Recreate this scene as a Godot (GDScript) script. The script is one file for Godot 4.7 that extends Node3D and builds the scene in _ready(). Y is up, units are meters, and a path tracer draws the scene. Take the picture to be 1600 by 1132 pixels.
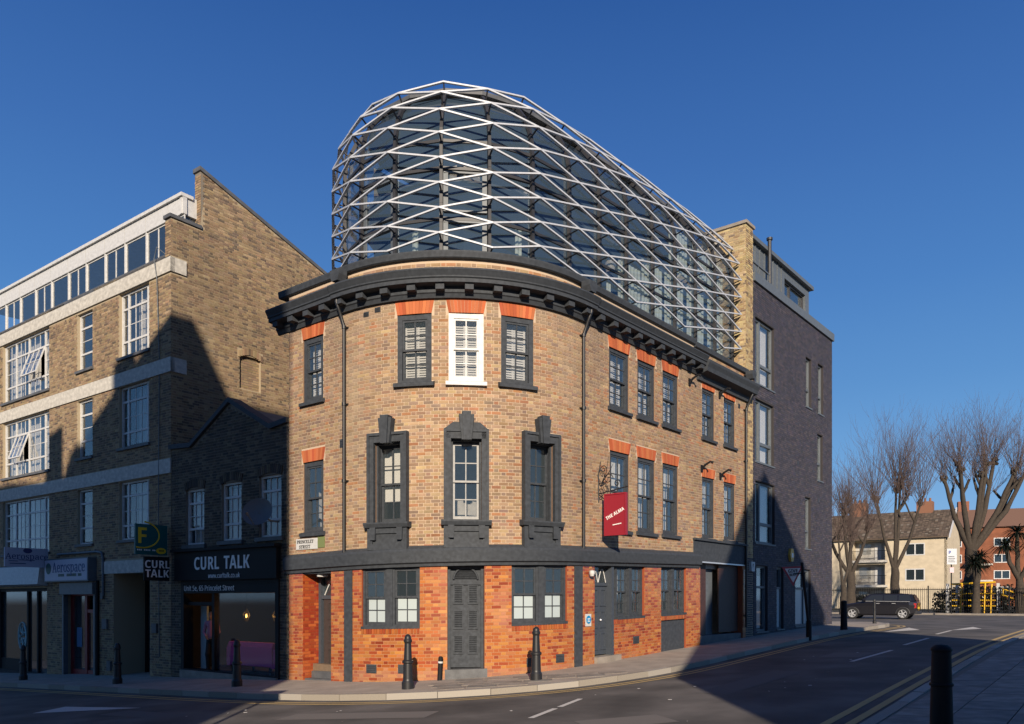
extends Node3D
# A curved corner pub with a glass diagrid on its roof, the streets and buildings around it. Metres, y up.

# ---------------------------------------------------------------- helpers
class MB:
	var v := PackedVector3Array()
	var n := PackedVector3Array()
	var c := PackedColorArray()
	func tri(a: Vector3, b: Vector3, d: Vector3, col := Color.WHITE):
		var nn := (b - a).cross(d - a).normalized()
		v.append(a); v.append(d); v.append(b)
		for i in 3:
			n.append(nn); c.append(col)
	func quad(a: Vector3, b: Vector3, d: Vector3, e: Vector3, col := Color.WHITE):
		var nn := (d - a).cross(e - b).normalized()
		v.append(a); v.append(d); v.append(b); v.append(a); v.append(e); v.append(d)
		for i in 6:
			n.append(nn); c.append(col)
	func smooth_quad(a, b, d, e, na, nb, nd, ne, col := Color.WHITE):
		v.append(a); v.append(d); v.append(b); v.append(a); v.append(e); v.append(d)
		n.append(na); n.append(nd); n.append(nb); n.append(na); n.append(ne); n.append(nd)
		for i in 6: c.append(col)
	func box(m: Vector3, x: Vector3, y: Vector3, z: Vector3, col := Color.WHITE):
		# m centre, half axes x y z
		quad(m - x - y + z, m + x - y + z, m + x + y + z, m - x + y + z, col)
		quad(m + x - y - z, m - x - y - z, m - x + y - z, m + x + y - z, col)
		quad(m + x - y + z, m + x - y - z, m + x + y - z, m + x + y + z, col)
		quad(m - x - y - z, m - x - y + z, m - x + y + z, m - x + y - z, col)
		quad(m - x + y + z, m + x + y + z, m + x + y - z, m - x + y - z, col)
		quad(m - x - y - z, m + x - y - z, m + x - y + z, m - x - y + z, col)
	func abox(lo: Vector3, hi: Vector3, col := Color.WHITE):
		var m := (lo + hi) * .5
		var e := (hi - lo) * .5
		box(m, Vector3(e.x, 0, 0), Vector3(0, e.y, 0), Vector3(0, 0, e.z), col)
	func tube(pts: Array, rad: Array, sides := 6, caps := true, col := Color.WHITE):
		var rings := []
		var nors := []
		var prev := Vector3.ZERO
		for i in pts.size():
			var t: Vector3 = (pts[mini(i + 1, pts.size() - 1)] - pts[maxi(i - 1, 0)])
			t = t.normalized() if t.length() > 1e-9 else Vector3.UP
			var a := prev - t * prev.dot(t)
			if a.length() < .05:
				a = t.cross(Vector3.RIGHT if absf(t.x) < .8 else Vector3.UP)
			a = a.normalized()
			prev = a
			var b := t.cross(a)
			var ring := []
			var nr := []
			for k in sides:
				var q := TAU * k / sides
				var d := a * cos(q) + b * sin(q)
				ring.append(pts[i] + d * rad[i]); nr.append(d)
			rings.append(ring); nors.append(nr)
		for i in pts.size() - 1:
			for k in sides:
				var k2 := (k + 1) % sides
				smooth_quad(rings[i][k], rings[i][k2], rings[i + 1][k2], rings[i + 1][k], nors[i][k], nors[i][k2], nors[i + 1][k2], nors[i + 1][k], col)
		if caps:
			for k in range(1, sides - 1):
				tri(rings[0][0], rings[0][k + 1], rings[0][k], col)
				tri(rings[-1][0], rings[-1][k], rings[-1][k + 1], col)
	func lathe(at: Vector3, prof: Array, sides := 18, col := Color.WHITE):
		# prof: Vector2(radius, height) from the bottom up
		for i in prof.size() - 1:
			var p: Vector2 = prof[i]
			var q: Vector2 = prof[i + 1]
			if p.is_equal_approx(q): continue
			var sl := Vector2(q.y - p.y, p.x - q.x).normalized()
			for k in sides:
				var a0 := TAU * k / sides
				var a1 := TAU * (k + 1) / sides
				var d0 := Vector3(cos(a0), 0, -sin(a0))
				var d1 := Vector3(cos(a1), 0, -sin(a1))
				var n0 := d0 * sl.x + Vector3.UP * sl.y
				var n1 := d1 * sl.x + Vector3.UP * sl.y
				smooth_quad(at + d0 * p.x + Vector3.UP * p.y, at + d1 * p.x + Vector3.UP * p.y, at + d1 * q.x + Vector3.UP * q.y, at + d0 * q.x + Vector3.UP * q.y, n0, n1, n1, n0, col)
	func prism(poly: PackedVector2Array, fr: Transform3D, z0: float, z1: float, col := Color.WHITE):
		# polygon in the frame's xy plane, extruded along its z
		var t := Geometry2D.triangulate_polygon(poly)
		for i in range(0, t.size(), 3):
			var a := poly[t[i]]
			var b := poly[t[i + 1]]
			var d := poly[t[i + 2]]
			tri(fr * Vector3(a.x, a.y, z1), fr * Vector3(b.x, b.y, z1), fr * Vector3(d.x, d.y, z1), col)
			tri(fr * Vector3(a.x, a.y, z0), fr * Vector3(d.x, d.y, z0), fr * Vector3(b.x, b.y, z0), col)
		for i in poly.size():
			var a := poly[i]
			var b := poly[(i + 1) % poly.size()]
			quad(fr * Vector3(a.x, a.y, z0), fr * Vector3(b.x, b.y, z0), fr * Vector3(b.x, b.y, z1), fr * Vector3(a.x, a.y, z1), col)
	func mesh() -> ArrayMesh:
		var m := ArrayMesh.new()
		var arr := []
		arr.resize(Mesh.ARRAY_MAX)
		arr[Mesh.ARRAY_VERTEX] = v
		arr[Mesh.ARRAY_NORMAL] = n
		arr[Mesh.ARRAY_COLOR] = c
		m.add_surface_from_arrays(Mesh.PRIMITIVE_TRIANGLES, arr)
		return m

class Face:
	# an upright wall line: s runs to the right as seen from the street, o is out towards the street
	var at := Vector2.ZERO
	var d := Vector2.RIGHT
	var lift := 0.0
	func place(s: float) -> Array: return [at + d * s, d, Vector2(-d.y, d.x)]
	func drift(_s: float, _h: float) -> float: return lift
	func p(s: float, h: float, o := 0.0) -> Vector3:
		var f := place(s)
		var q: Vector2 = f[0] + f[2] * o
		return Vector3(q.x, h + drift(s, h), q.y)
	func along(s: float) -> Vector3:
		var f := place(s)
		return Vector3(f[1].x, 0, f[1].y)
	func out(s: float) -> Vector3:
		var f := place(s)
		return Vector3(f[2].x, 0, f[2].y)
	func cuts(a: float, b: float) -> Array: return [a, b]
	func frame(s: float, h: float, o := 0.0) -> Transform3D:
		return Transform3D(Basis(along(s), Vector3.UP, out(s)), p(s, h, o))

class PubFace extends Face:
	# straight, quarter round, straight; the long sloping street has made the lower courses run slightly uphill
	const A := Vector2(-5.558, -19.9355)
	const C := Vector2(1.613, -19.2017)
	const O := Vector2(-1.4281, -21.6954)
	const R := 3.9327
	const S1 := 2.165
	const S2 := 8.2556
	const DL := Vector2(.78709, .61684)
	const DR := Vector2(.63408, -.77327)
	func place(s: float) -> Array:
		if s <= S1: return [A + DL * s, DL, Vector2(-DL.y, DL.x)]
		if s >= S2: return [C + DR * (s - S2), DR, Vector2(-DR.y, DR.x)]
		var a := deg_to_rad(128.0858) - (s - S1) / R
		var nn := Vector2(cos(a), sin(a))
		return [O + nn * R, Vector2(nn.y, -nn.x), nn]
	func drift(s: float, h: float) -> float:
		return .022 * (s - 8.0) * clampf((10.5 - h) / 7.5, 0, 1)
	func cuts(a: float, b: float) -> Array:
		var r := [a]
		for lim in [S1, S2]:
			if lim > a + .001 and lim < b - .001: r.append(lim)
		r.append(b)
		var q := [a]
		for i in r.size() - 1:
			var x: float = r[i]
			var y: float = r[i + 1]
			var k := 1
			if x >= S1 - .001 and y <= S2 + .001: k = maxi(1, ceili((y - x) / .24))
			for j in range(1, k + 1): q.append(lerpf(x, y, float(j) / k))
		return q

var rng := RandomNumberGenerator.new()
var gx := {}          # node -> its place in the world
var used := {}
var M := {}
var unit_box := BoxMesh.new()
var pub := PubFace.new()
var left := Face.new()
var rightf := Face.new()

func lin(r: float, g: float, b: float) -> Color: return Color(r, g, b).linear_to_srgb()

func ground(x: float) -> float:
	if x < 10.0: return .19 + .055 * x
	return .74 + .21 * (1.0 - exp(-(x - 10.0) * .055 / .21))

func noise_tex(seed_: int, freq: float, lo: float, hi: float, oct := 4, size := 512, tint := Color.WHITE, kind := FastNoiseLite.TYPE_SIMPLEX_SMOOTH) -> ImageTexture:
	var f := FastNoiseLite.new()
	f.seed = seed_; f.frequency = freq; f.fractal_octaves = oct; f.noise_type = kind
	var im := f.get_seamless_image(size, size)
	im.convert(Image.FORMAT_RGB8)
	var data := im.get_data()
	for i in size * size:
		var k := lerpf(lo, hi, data[i * 3] / 255.0)
		data[i * 3] = int(255 * clampf(k * tint.r, 0, 1)); data[i * 3 + 1] = int(255 * clampf(k * tint.g, 0, 1)); data[i * 3 + 2] = int(255 * clampf(k * tint.b, 0, 1))
	return ImageTexture.create_from_image(Image.create_from_data(size, size, false, Image.FORMAT_RGB8, data))

func mat(c: Color, rough := .8, tex: Texture2D = null, scale := 1.0, metal := 0.0, vcol := false) -> StandardMaterial3D:
	var m := StandardMaterial3D.new()
	m.albedo_color = c; m.roughness = rough; m.metallic = metal
	m.vertex_color_use_as_albedo = vcol
	if tex:
		m.albedo_texture = tex; m.uv1_triplanar = true; m.uv1_world_triplanar = true; m.uv1_scale = Vector3.ONE * scale
	return m

func coarse(m: StandardMaterial3D, tex: Texture2D, scale: float):
	m.detail_enabled = true; m.detail_albedo = tex; m.detail_blend_mode = BaseMaterial3D.BLEND_MODE_MUL
	m.detail_uv_layer = BaseMaterial3D.DETAIL_UV_2
	m.uv2_triplanar = true; m.uv2_world_triplanar = true; m.uv2_scale = Vector3.ONE * scale
	return m

func glass(c: Color, a: float, rough := .03) -> StandardMaterial3D:
	var m := StandardMaterial3D.new()
	m.albedo_color = Color(c.r, c.g, c.b, a); m.transparency = BaseMaterial3D.TRANSPARENCY_ALPHA; m.roughness = rough
	m.metallic_specular = .6
	return m

func numbered(called: String) -> String:
	used[called] = used.get(called, -1) + 1
	return called if used[called] == 0 else "%s_%03d" % [called, used[called]]

func metas(o: Node, label: String, category: String, group := ""):
	o.set_meta("label", label); o.set_meta("category", category)
	if group: o.set_meta("group", group)

func thing(called: String, label: String, category: String, base := Vector3.ZERO, turn := 0.0, group := "") -> Node3D:
	var o := Node3D.new()
	o.name = numbered(called)
	add_child(o)
	o.position = base; o.rotation.y = turn
	gx[o] = o.transform
	metas(o, label, category, group)
	return o

func node(called: String, parent: Node, world := Transform3D()) -> Node3D:
	var o := Node3D.new()
	o.name = called
	parent.add_child(o, true)
	o.transform = gx[parent].affine_inverse() * world
	gx[o] = world
	return o

func put(called: String, mesh: Mesh, m: Material, parent: Node, world := Transform3D()) -> MeshInstance3D:
	var o := MeshInstance3D.new()
	o.name = called; o.mesh = mesh; o.material_override = m
	parent.add_child(o, true)
	o.transform = (gx[parent].affine_inverse() if gx.has(parent) else Transform3D()) * world
	gx[o] = world
	return o

func solo(called: String, mb: MB, m: Material, label: String, category: String, group := "") -> MeshInstance3D:
	var o := put(numbered(called), mb.mesh(), m, self)
	metas(o, label, category, group)
	return o

func structure(called: String, mb: MB, m: Material) -> MeshInstance3D:
	var o := put(called, mb.mesh(), m, self)
	o.set_meta("kind", "structure")
	return o

func local(o: Node3D, called: String, mb: MB, m: Material) -> MeshInstance3D:
	# a mesh given in the thing's own coordinates
	return put(called, mb.mesh(), m, o, gx[o])

func sweep(mb: MB, f: Face, s0: float, s1: float, prof: Array, col := Color.WHITE, caps := true):
	# prof: closed list of Vector2(out, height)
	var cs := f.cuts(s0, s1)
	for i in cs.size() - 1:
		for k in prof.size():
			var a: Vector2 = prof[k]
			var b: Vector2 = prof[(k + 1) % prof.size()]
			mb.quad(f.p(cs[i], a.y, a.x), f.p(cs[i + 1], a.y, a.x), f.p(cs[i + 1], b.y, b.x), f.p(cs[i], b.y, b.x), col)
	if caps:
		var poly := PackedVector2Array(prof)
		var t := Geometry2D.triangulate_polygon(poly)
		for i in range(0, t.size(), 3):
			for s in [s0, s1]:
				mb.tri(f.p(s, poly[t[i]].y, poly[t[i]].x), f.p(s, poly[t[i + 1]].y, poly[t[i + 1]].x), f.p(s, poly[t[i + 2]].y, poly[t[i + 2]].x), col)

func fbox(mb: MB, f: Face, s0: float, s1: float, h0: float, h1: float, o0: float, o1: float, col := Color.WHITE):
	sweep(mb, f, s0, s1, [Vector2(o1, h0), Vector2(o1, h1), Vector2(o0, h1), Vector2(o0, h0)], col)

func piece(called: String, f: Face, s0: float, s1: float, h0: float, h1: float, o0: float, o1: float, m: Material, parent: Node) -> MeshInstance3D:
	# a flat box on a face, sharing one unit box
	var sm := (s0 + s1) * .5
	var hm := (h0 + h1) * .5
	var b := Basis(f.along(sm) * (s1 - s0), Vector3.UP * (h1 - h0), f.out(sm) * (o1 - o0))
	return put(called, unit_box, m, parent, Transform3D(b, f.p(sm, hm, (o0 + o1) * .5)))

func flat_at(f: Face, s: float, h: float, o := 0.0) -> Face:
	var q := Face.new()
	var w: Array = f.place(s)
	q.at = w[0] + w[2] * o
	q.d = w[1]
	q.lift = f.drift(s, h)
	return q

func inside(ops: Array, s: float, h: float) -> bool:
	for o in ops:
		if s > o[0] and s < o[1] and h > o[2] and h < o[3]: return true
	return false

func wall(mb: MB, f: Face, s0: float, s1: float, h0: float, h1: float, ops: Array, reveal := .12, top = null, rv: MB = null):
	# the mortar backing with its openings and their reveals
	var ss := [s0, s1]
	var hs := [h0, h1]
	for o in ops:
		for x in [o[0], o[1]]:
			if x > s0 + .01 and x < s1 - .01: ss.append(x)
		for y in [o[2], o[3]]:
			if y > h0 + .01 and y < h1 - .01: hs.append(y)
	if top != null:
		for k in range(1, 40): ss.append(lerpf(s0, s1, k / 40.0))
	ss.sort(); hs.sort()
	for i in ss.size() - 1:
		if ss[i + 1] - ss[i] < .002: continue
		var cs := f.cuts(ss[i], ss[i + 1])
		for j in hs.size() - 1:
			if hs[j + 1] - hs[j] < .002: continue
			if inside(ops, (ss[i] + ss[i + 1]) * .5, (hs[j] + hs[j + 1]) * .5): continue
			for k in cs.size() - 1:
				var ta: float = hs[j + 1]
				var tb: float = hs[j + 1]
				if top != null:
					ta = minf(ta, top.call(cs[k])); tb = minf(tb, top.call(cs[k + 1]))
					if ta <= hs[j] and tb <= hs[j]: continue
					ta = maxf(ta, hs[j]); tb = maxf(tb, hs[j])
				mb.quad(f.p(cs[k], hs[j]), f.p(cs[k + 1], hs[j]), f.p(cs[k + 1], tb), f.p(cs[k], ta))
	if rv == null: rv = mb
	for o in ops:
		var r: float = o[4] if o.size() > 4 else reveal
		var cs := f.cuts(o[0], o[1])
		for s in [o[0], o[1]]:
			rv.quad(f.p(s, o[2], -r), f.p(s, o[2], 0), f.p(s, o[3], 0), f.p(s, o[3], -r))
		for h in [o[2], o[3]]:
			for k in cs.size() - 1:
				rv.quad(f.p(cs[k], h, -r), f.p(cs[k + 1], h, -r), f.p(cs[k + 1], h, 0), f.p(cs[k], h, 0))

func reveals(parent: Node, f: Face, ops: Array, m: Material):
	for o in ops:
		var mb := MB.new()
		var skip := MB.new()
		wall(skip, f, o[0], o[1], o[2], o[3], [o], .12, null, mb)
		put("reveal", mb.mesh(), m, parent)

func pick_colour(pal: Array) -> Color:
	var c: Color = pal[rng.randi() % pal.size()]
	var k := rng.randf_range(.82, 1.15)
	return Color(c.r * k, c.g * k * rng.randf_range(.95, 1.05), c.b * k * rng.randf_range(.93, 1.07))

func bricks(parent: Node, f: Face, s0: float, s1: float, h0: float, h1: float, ops: Array, pal: Array, m: StandardMaterial3D, pick := Rect2(), most := 0, top = null, blotch: FastNoiseLite = null, stains: Array = []):
	# Flemish bond, every brick proud of the mortar; those in the rectangle pick are parts of their own
	var mb := MB.new()
	var course := .075
	var joint := .014
	var proud := .007
	var count := 0
	var solid := []
	var long_box := BoxMesh.new()
	long_box.size = Vector3(.2115, course - joint, .03)
	var short_box := BoxMesh.new()
	short_box.size = Vector3(.0990, course - joint, .03)
	if most > 0:
		for c in pal:
			var q: StandardMaterial3D = m.duplicate()
			q.vertex_color_use_as_albedo = false
			q.albedo_color = Color(c.r, c.g, c.b).linear_to_srgb()
			solid.append(q)
	var rows := int((h1 - h0) / course)
	for r in rows:
		var ha := h0 + r * course + joint * .5
		var hb := ha + course - joint
		var s := s0 - (.0 if r % 2 == 0 else .169) + joint * .5
		var head := false
		# what the openings leave of this course
		var gaps := []
		for o in ops:
			if hb > o[2] + .012 and ha < o[3] - .012: gaps.append(o)
		while s < s1 - .02:
			var w := .0990 if head else .2115
			var a := maxf(s, s0)
			var b := minf(s + w, s1)
			s += w + joint
			head = not head
			var whole := b - a > w - .001
			var bits := [[a, b]]
			for o in gaps:
				var nb := []
				for q in bits:
					if q[1] <= o[0] or q[0] >= o[1]: nb.append(q); continue
					whole = false
					if q[0] < o[0]: nb.append([q[0], o[0] - .004])
					if q[1] > o[1]: nb.append([o[1] + .004, q[1]])
				bits = nb
			for q in bits:
				if q[1] - q[0] < .03: continue
				var mid: float = (q[0] + q[1]) * .5
				if top != null and hb > minf(top.call(q[0]), top.call(q[1])): continue
				var col := pick_colour(pal)
				if blotch:
					var t := blotch.get_noise_2d(mid * 10, ha * 10)
					col = col.lerp(Color(col.r * .55, col.g * .55, col.b * .58), clampf(t * 1.1, 0, .4))
				for st in stains:
					# soot or limewash clinging to the bricks, with a ragged edge
					var dd := Vector2((mid - st[0]) / st[2], (ha - st[1]) / st[3]).length() + rng.randf_range(-.45, .45)
					if dd < 1.0: col = col.lerp(st[4], st[5] * (1.0 - dd * .6))
				if count < most and whole and pick.has_point(Vector2(mid, ha)):
					count += 1
					var best := 0
					var bd := 9.0
					for k in pal.size():
						var e: float = absf(pal[k].r - col.r) + absf(pal[k].g - col.g) + absf(pal[k].b - col.b)
						if e < bd: bd = e; best = k
					put("brick", long_box if q[1] - q[0] > .15 else short_box, solid[best], parent, f.frame(mid, (ha + hb) * .5, proud - .015 + rng.randf_range(-.0015, .0015)))
					continue
				var o2 := proud + rng.randf_range(-.002, .002)
				var p0 := f.p(q[0], ha, o2)
				var p1 := f.p(q[1], ha, o2)
				var p2 := f.p(q[1], hb, o2)
				var p3 := f.p(q[0], hb, o2)
				var nb2 := f.out(mid) * (o2 + .004)
				mb.quad(p0, p1, p2, p3, col)
				mb.quad(p3, p2, p2 - nb2, p3 - nb2, col)
				mb.quad(p0 - nb2, p1 - nb2, p1, p0, col)
				mb.quad(p1, p1 - nb2, p2 - nb2, p2, col)
				mb.quad(p0 - nb2, p0, p3, p3 - nb2, col)
	if mb.v.size():
		var o := put("brickwork", mb.mesh(), m, parent)
		o.set_meta("kind", "stuff")

func flat_arch(parent: Node, f: Face, s0: float, s1: float, h: float, tall: float, splay: float, m: Material):
	# gauged brick voussoirs fanned over a window
	var mb := MB.new()
	var n := int((s1 - s0 + splay) / .075)
	for k in n:
		var a := float(k) / n
		var b := float(k + 1) / n
		var col := pick_colour([Color(.52, .13, .045), Color(.46, .10, .035), Color(.57, .17, .06)])
		var lo0 := lerpf(s0, s1, a) + .002
		var lo1 := lerpf(s0, s1, b) - .002
		var hi0 := lerpf(s0 - splay, s1 + splay, a) + .002
		var hi1 := lerpf(s0 - splay, s1 + splay, b) - .002
		var q := [f.p(lo0, h, .012), f.p(lo1, h, .012), f.p(hi1, h + tall, .012), f.p(hi0, h + tall, .012)]
		var g := [f.p(lo0, h, -.01), f.p(lo1, h, -.01), f.p(hi1, h + tall, -.01), f.p(hi0, h + tall, -.01)]
		mb.quad(q[0], q[1], q[2], q[3], col)
		for i in 4: mb.quad(g[i], g[(i + 1) % 4], q[(i + 1) % 4], q[i], col)
	put("brick_arch", mb.mesh(), m, parent)

func ring(mb: MB, f: Face, s0: float, s1: float, h0: float, h1: float, w: float, o0: float, o1: float, bottom := -1.0):
	var wb := w if bottom < 0 else bottom
	fbox(mb, f, s0, s0 + w, h0, h1, o0, o1)
	fbox(mb, f, s1 - w, s1, h0, h1, o0, o1)
	fbox(mb, f, s0 + w, s1 - w, h1 - w, h1, o0, o1)
	fbox(mb, f, s0 + w, s1 - w, h0, h0 + wb, o0, o1)

func panes(parent: Node, f: Face, s0: float, s1: float, h0: float, h1: float, nx: int, ny: int, bar: float, o: float, m: Material):
	for i in nx:
		for j in ny:
			var a := lerpf(s0, s1, float(i) / nx) + (bar * .5 if i > 0 else 0.0)
			var b := lerpf(s0, s1, float(i + 1) / nx) - (bar * .5 if i < nx - 1 else 0.0)
			var c := lerpf(h0, h1, float(j) / ny) + (bar * .5 if j > 0 else 0.0)
			var d := lerpf(h0, h1, float(j + 1) / ny) - (bar * .5 if j < ny - 1 else 0.0)
			piece("pane", f, a, b, c, d, o - .003, o + .003, m, parent)

func bars(mb: MB, f: Face, s0: float, s1: float, h0: float, h1: float, nx: int, ny: int, bar: float, o0: float, o1: float):
	for i in range(1, nx):
		var x := lerpf(s0, s1, float(i) / nx)
		fbox(mb, f, x - bar * .5, x + bar * .5, h0, h1, o0, o1)
	for j in range(1, ny):
		var y := lerpf(h0, h1, float(j) / ny)
		fbox(mb, f, s0, s1, y - bar * .5, y + bar * .5, o0 + .002, o1 - .002)

func blind(parent: Node, f: Face, s0: float, s1: float, h0: float, h1: float, o: float, m: Material, tilt := .6):
	var mb := MB.new()
	var k := int((h1 - h0) / .055)
	for i in k:
		var h := h0 + (i + .5) * .055
		var a := f.p(s0, h - .037 * tilt, o + .014)
		var b := f.p(s1, h - .037 * tilt, o + .014)
		var c := f.p(s1, h + .037 * tilt, o - .01)
		var d := f.p(s0, h + .037 * tilt, o - .01)
		mb.quad(a, b, c, d)
	put("shutter_slats", mb.mesh(), m, parent)

func sash(parent: Node, f0: Face, s0: float, s1: float, h0: float, h1: float, frame_m: Material, opt := {}):
	# a sliding sash window: box frame, two sashes of 2 x 2 panes
	var sm := (s0 + s1) * .5
	var f := flat_at(f0, sm, (h0 + h1) * .5)
	var a := s0 - sm
	var b := s1 - sm
	var back: float = opt.get("back", .03)
	var fw: float = opt.get("frame", .1)
	var w := node("window", parent, Transform3D(Basis(), f.p(0, h0, 0)))
	var mb := MB.new()
	ring(mb, f, a, b, h0, h1, fw, -back - .12, -back, fw * .7)
	put("frame", mb.mesh(), frame_m, w)
	if opt.get("sill", true):
		mb = MB.new()
		sweep(mb, f, a - .07, b + .07, [Vector2(.085, h0 - .09), Vector2(.085, h0 - .012), Vector2(-back, h0 + .03), Vector2(-back, h0 - .09)])
		put("sill", mb.mesh(), frame_m, w)
	var mid: float = h0 + fw * .7 + (h1 - h0 - fw * 1.7) * opt.get("meet", .5)
	var gm: Material = opt.get("glass", M.pane)
	var sash_m: Material = opt.get("sash_m", frame_m)
	var ny: int = opt.get("rows", 2)
	mb = MB.new()
	var t := .045
	ring(mb, f, a + fw, b - fw, mid - t * .5, h1 - fw, t, -back - .06, -back - .02)
	bars(mb, f, a + fw + t, b - fw - t, mid + t * .5, h1 - fw - t, 2, ny, .024, -back - .055, -back - .025)
	put("upper_sash", mb.mesh(), sash_m, w)
	panes(w, f, a + fw + t, b - fw - t, mid + t * .5, h1 - fw - t, 2, ny, .024, -back - .04, gm)
	mb = MB.new()
	ring(mb, f, a + fw, b - fw, h0 + fw * .7, mid + t * .5, t, -back - .11, -back - .065, .07)
	bars(mb, f, a + fw + t, b - fw - t, h0 + fw * .7 + .07, mid - t * .5, 2, ny, .024, -back - .105, -back - .07)
	put("lower_sash", mb.mesh(), sash_m, w)
	panes(w, f, a + fw + t, b - fw - t, h0 + fw * .7 + .07, mid - t * .5, 2, ny, .024, -back - .085, opt.get("low_glass", gm))
	if opt.get("shutter", false):
		blind(w, f, a + fw + .04, b - fw - .04, h0 + fw, h1 - fw, -back - .2, M.shutter)
		mb = MB.new()
		var hw := (b - a - fw * 2) * .5
		for k in 2:
			ring(mb, f, a + fw + k * hw + .005, a + fw + (k + 1) * hw - .005, h0 + fw, h1 - fw, .05, -back - .225, -back - .19)
		put("shutter_frame", mb.mesh(), M.shutter, w)
	if opt.get("side", false):
		# a white folded shutter standing inside at one side
		piece("folded_shutter", f, b - fw - .26, b - fw - .02, h0 + fw, h1 - fw, -back - .3, -back - .27, M.shutter, w)
		piece("folded_shutter", f, a + fw + .02, a + fw + .12, h0 + fw, h1 - fw, -back - .3, -back - .27, M.shutter, w)
	if opt.get("curtain", 0.0) > 0.0:
		# a pale roller blind drawn part of the way
		var low: float = lerpf(h1, h0, opt.get("curtain"))
		piece("roller_blind", f, a + fw, b - fw, low, h1 - fw, -back - .2, -back - .19, M.blind, w)
	return w

func letters(parent: Node, text: String, at: Transform3D, size: float, m: Material, bold := true, serif := false, called := "lettering") -> MeshInstance3D:
	var t := TextMesh.new()
	var sf := SystemFont.new()
	sf.font_names = PackedStringArray(["Droid Serif" if serif else "Droid Sans"])
	sf.font_weight = 700 if bold else 400
	t.font = sf; t.text = text; t.font_size = 64; t.pixel_size = size / 64.0; t.depth = .006; t.curve_step = 1.0
	return put(called, t, m, parent, at)

# ---------------------------------------------------------------- the scene
func _ready():
	rng.seed = 7
	# camera: level, with a raised lens so that the uprights stay upright
	var cam := Camera3D.new()
	cam.name = "camera"
	add_child(cam)
	cam.position = Vector3(0, 1.875, 0)
	var near := .1
	cam.set_frustum(near * 1132.0 / 1250.0, Vector2(0, near * (938.0 - 566.0) / 1250.0), near, 900.0)
	cam.current = true
	# clear winter sky
	var stops := [[-90, 70, 66, 62], [-2, 96, 92, 90], [-.5, 168, 196, 220], [0, 158, 193, 224], [4, 134, 179, 222], [9, 110, 162, 214], [14, 92, 145, 203], [20, 76, 128, 192], [28, 62, 109, 176], [37, 46, 90, 157], [55, 33, 70, 132], [90, 26, 58, 116]]
	var sky_im := Image.create(32, 512, false, Image.FORMAT_RGBF)
	for y in 512:
		var e := 90.0 - 180.0 * (y + .5) / 512
		var k := 0
		while k < stops.size() - 2 and e > stops[k + 1][0]: k += 1
		var t := clampf((e - stops[k][0]) / float(stops[k + 1][0] - stops[k][0]), 0, 1)
		var c := Color8(stops[k][1], stops[k][2], stops[k][3]).srgb_to_linear().lerp(Color8(stops[k + 1][1], stops[k + 1][2], stops[k + 1][3]).srgb_to_linear(), t) * .78
		for x in 32: sky_im.set_pixel(x, y, c)
	var sm := PanoramaSkyMaterial.new()
	sm.panorama = ImageTexture.create_from_image(sky_im)
	var sky := Sky.new()
	sky.sky_material = sm
	var env := Environment.new()
	env.background_mode = Environment.BG_SKY
	env.sky = sky
	env.tonemap_mode = Environment.TONE_MAPPER_LINEAR
	env.tonemap_exposure = 1.32
	env.sdfgi_enabled = true; env.ssao_enabled = true; env.ssil_enabled = true
	var we := WorldEnvironment.new()
	we.name = "sky"
	we.environment = env
	add_child(we)
	var sun := DirectionalLight3D.new()
	sun.name = "sun"
	add_child(sun)
	sun.look_at_from_position(Vector3.ZERO, Vector3(-.046, -.364, -1.0), Vector3.UP)
	sun.light_color = Color(1.0, .935, .845)
	sun.light_energy = 1.6
	sun.light_angular_distance = .5
	sun.shadow_enabled = true

	left.at = PubFace.A
	left.d = Vector2(.80347, .59534)
	rightf.at = PubFace.C - PubFace.DR * PubFace.S2
	rightf.d = PubFace.DR
	materials()
	streets()
	corner_pub()
	glasshouse()
	warehouse()
	gabled_shop()
	dark_building()
	opposite_buildings()
	park_side()
	trees()
	street_things()
	shop_things()
	car()

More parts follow.
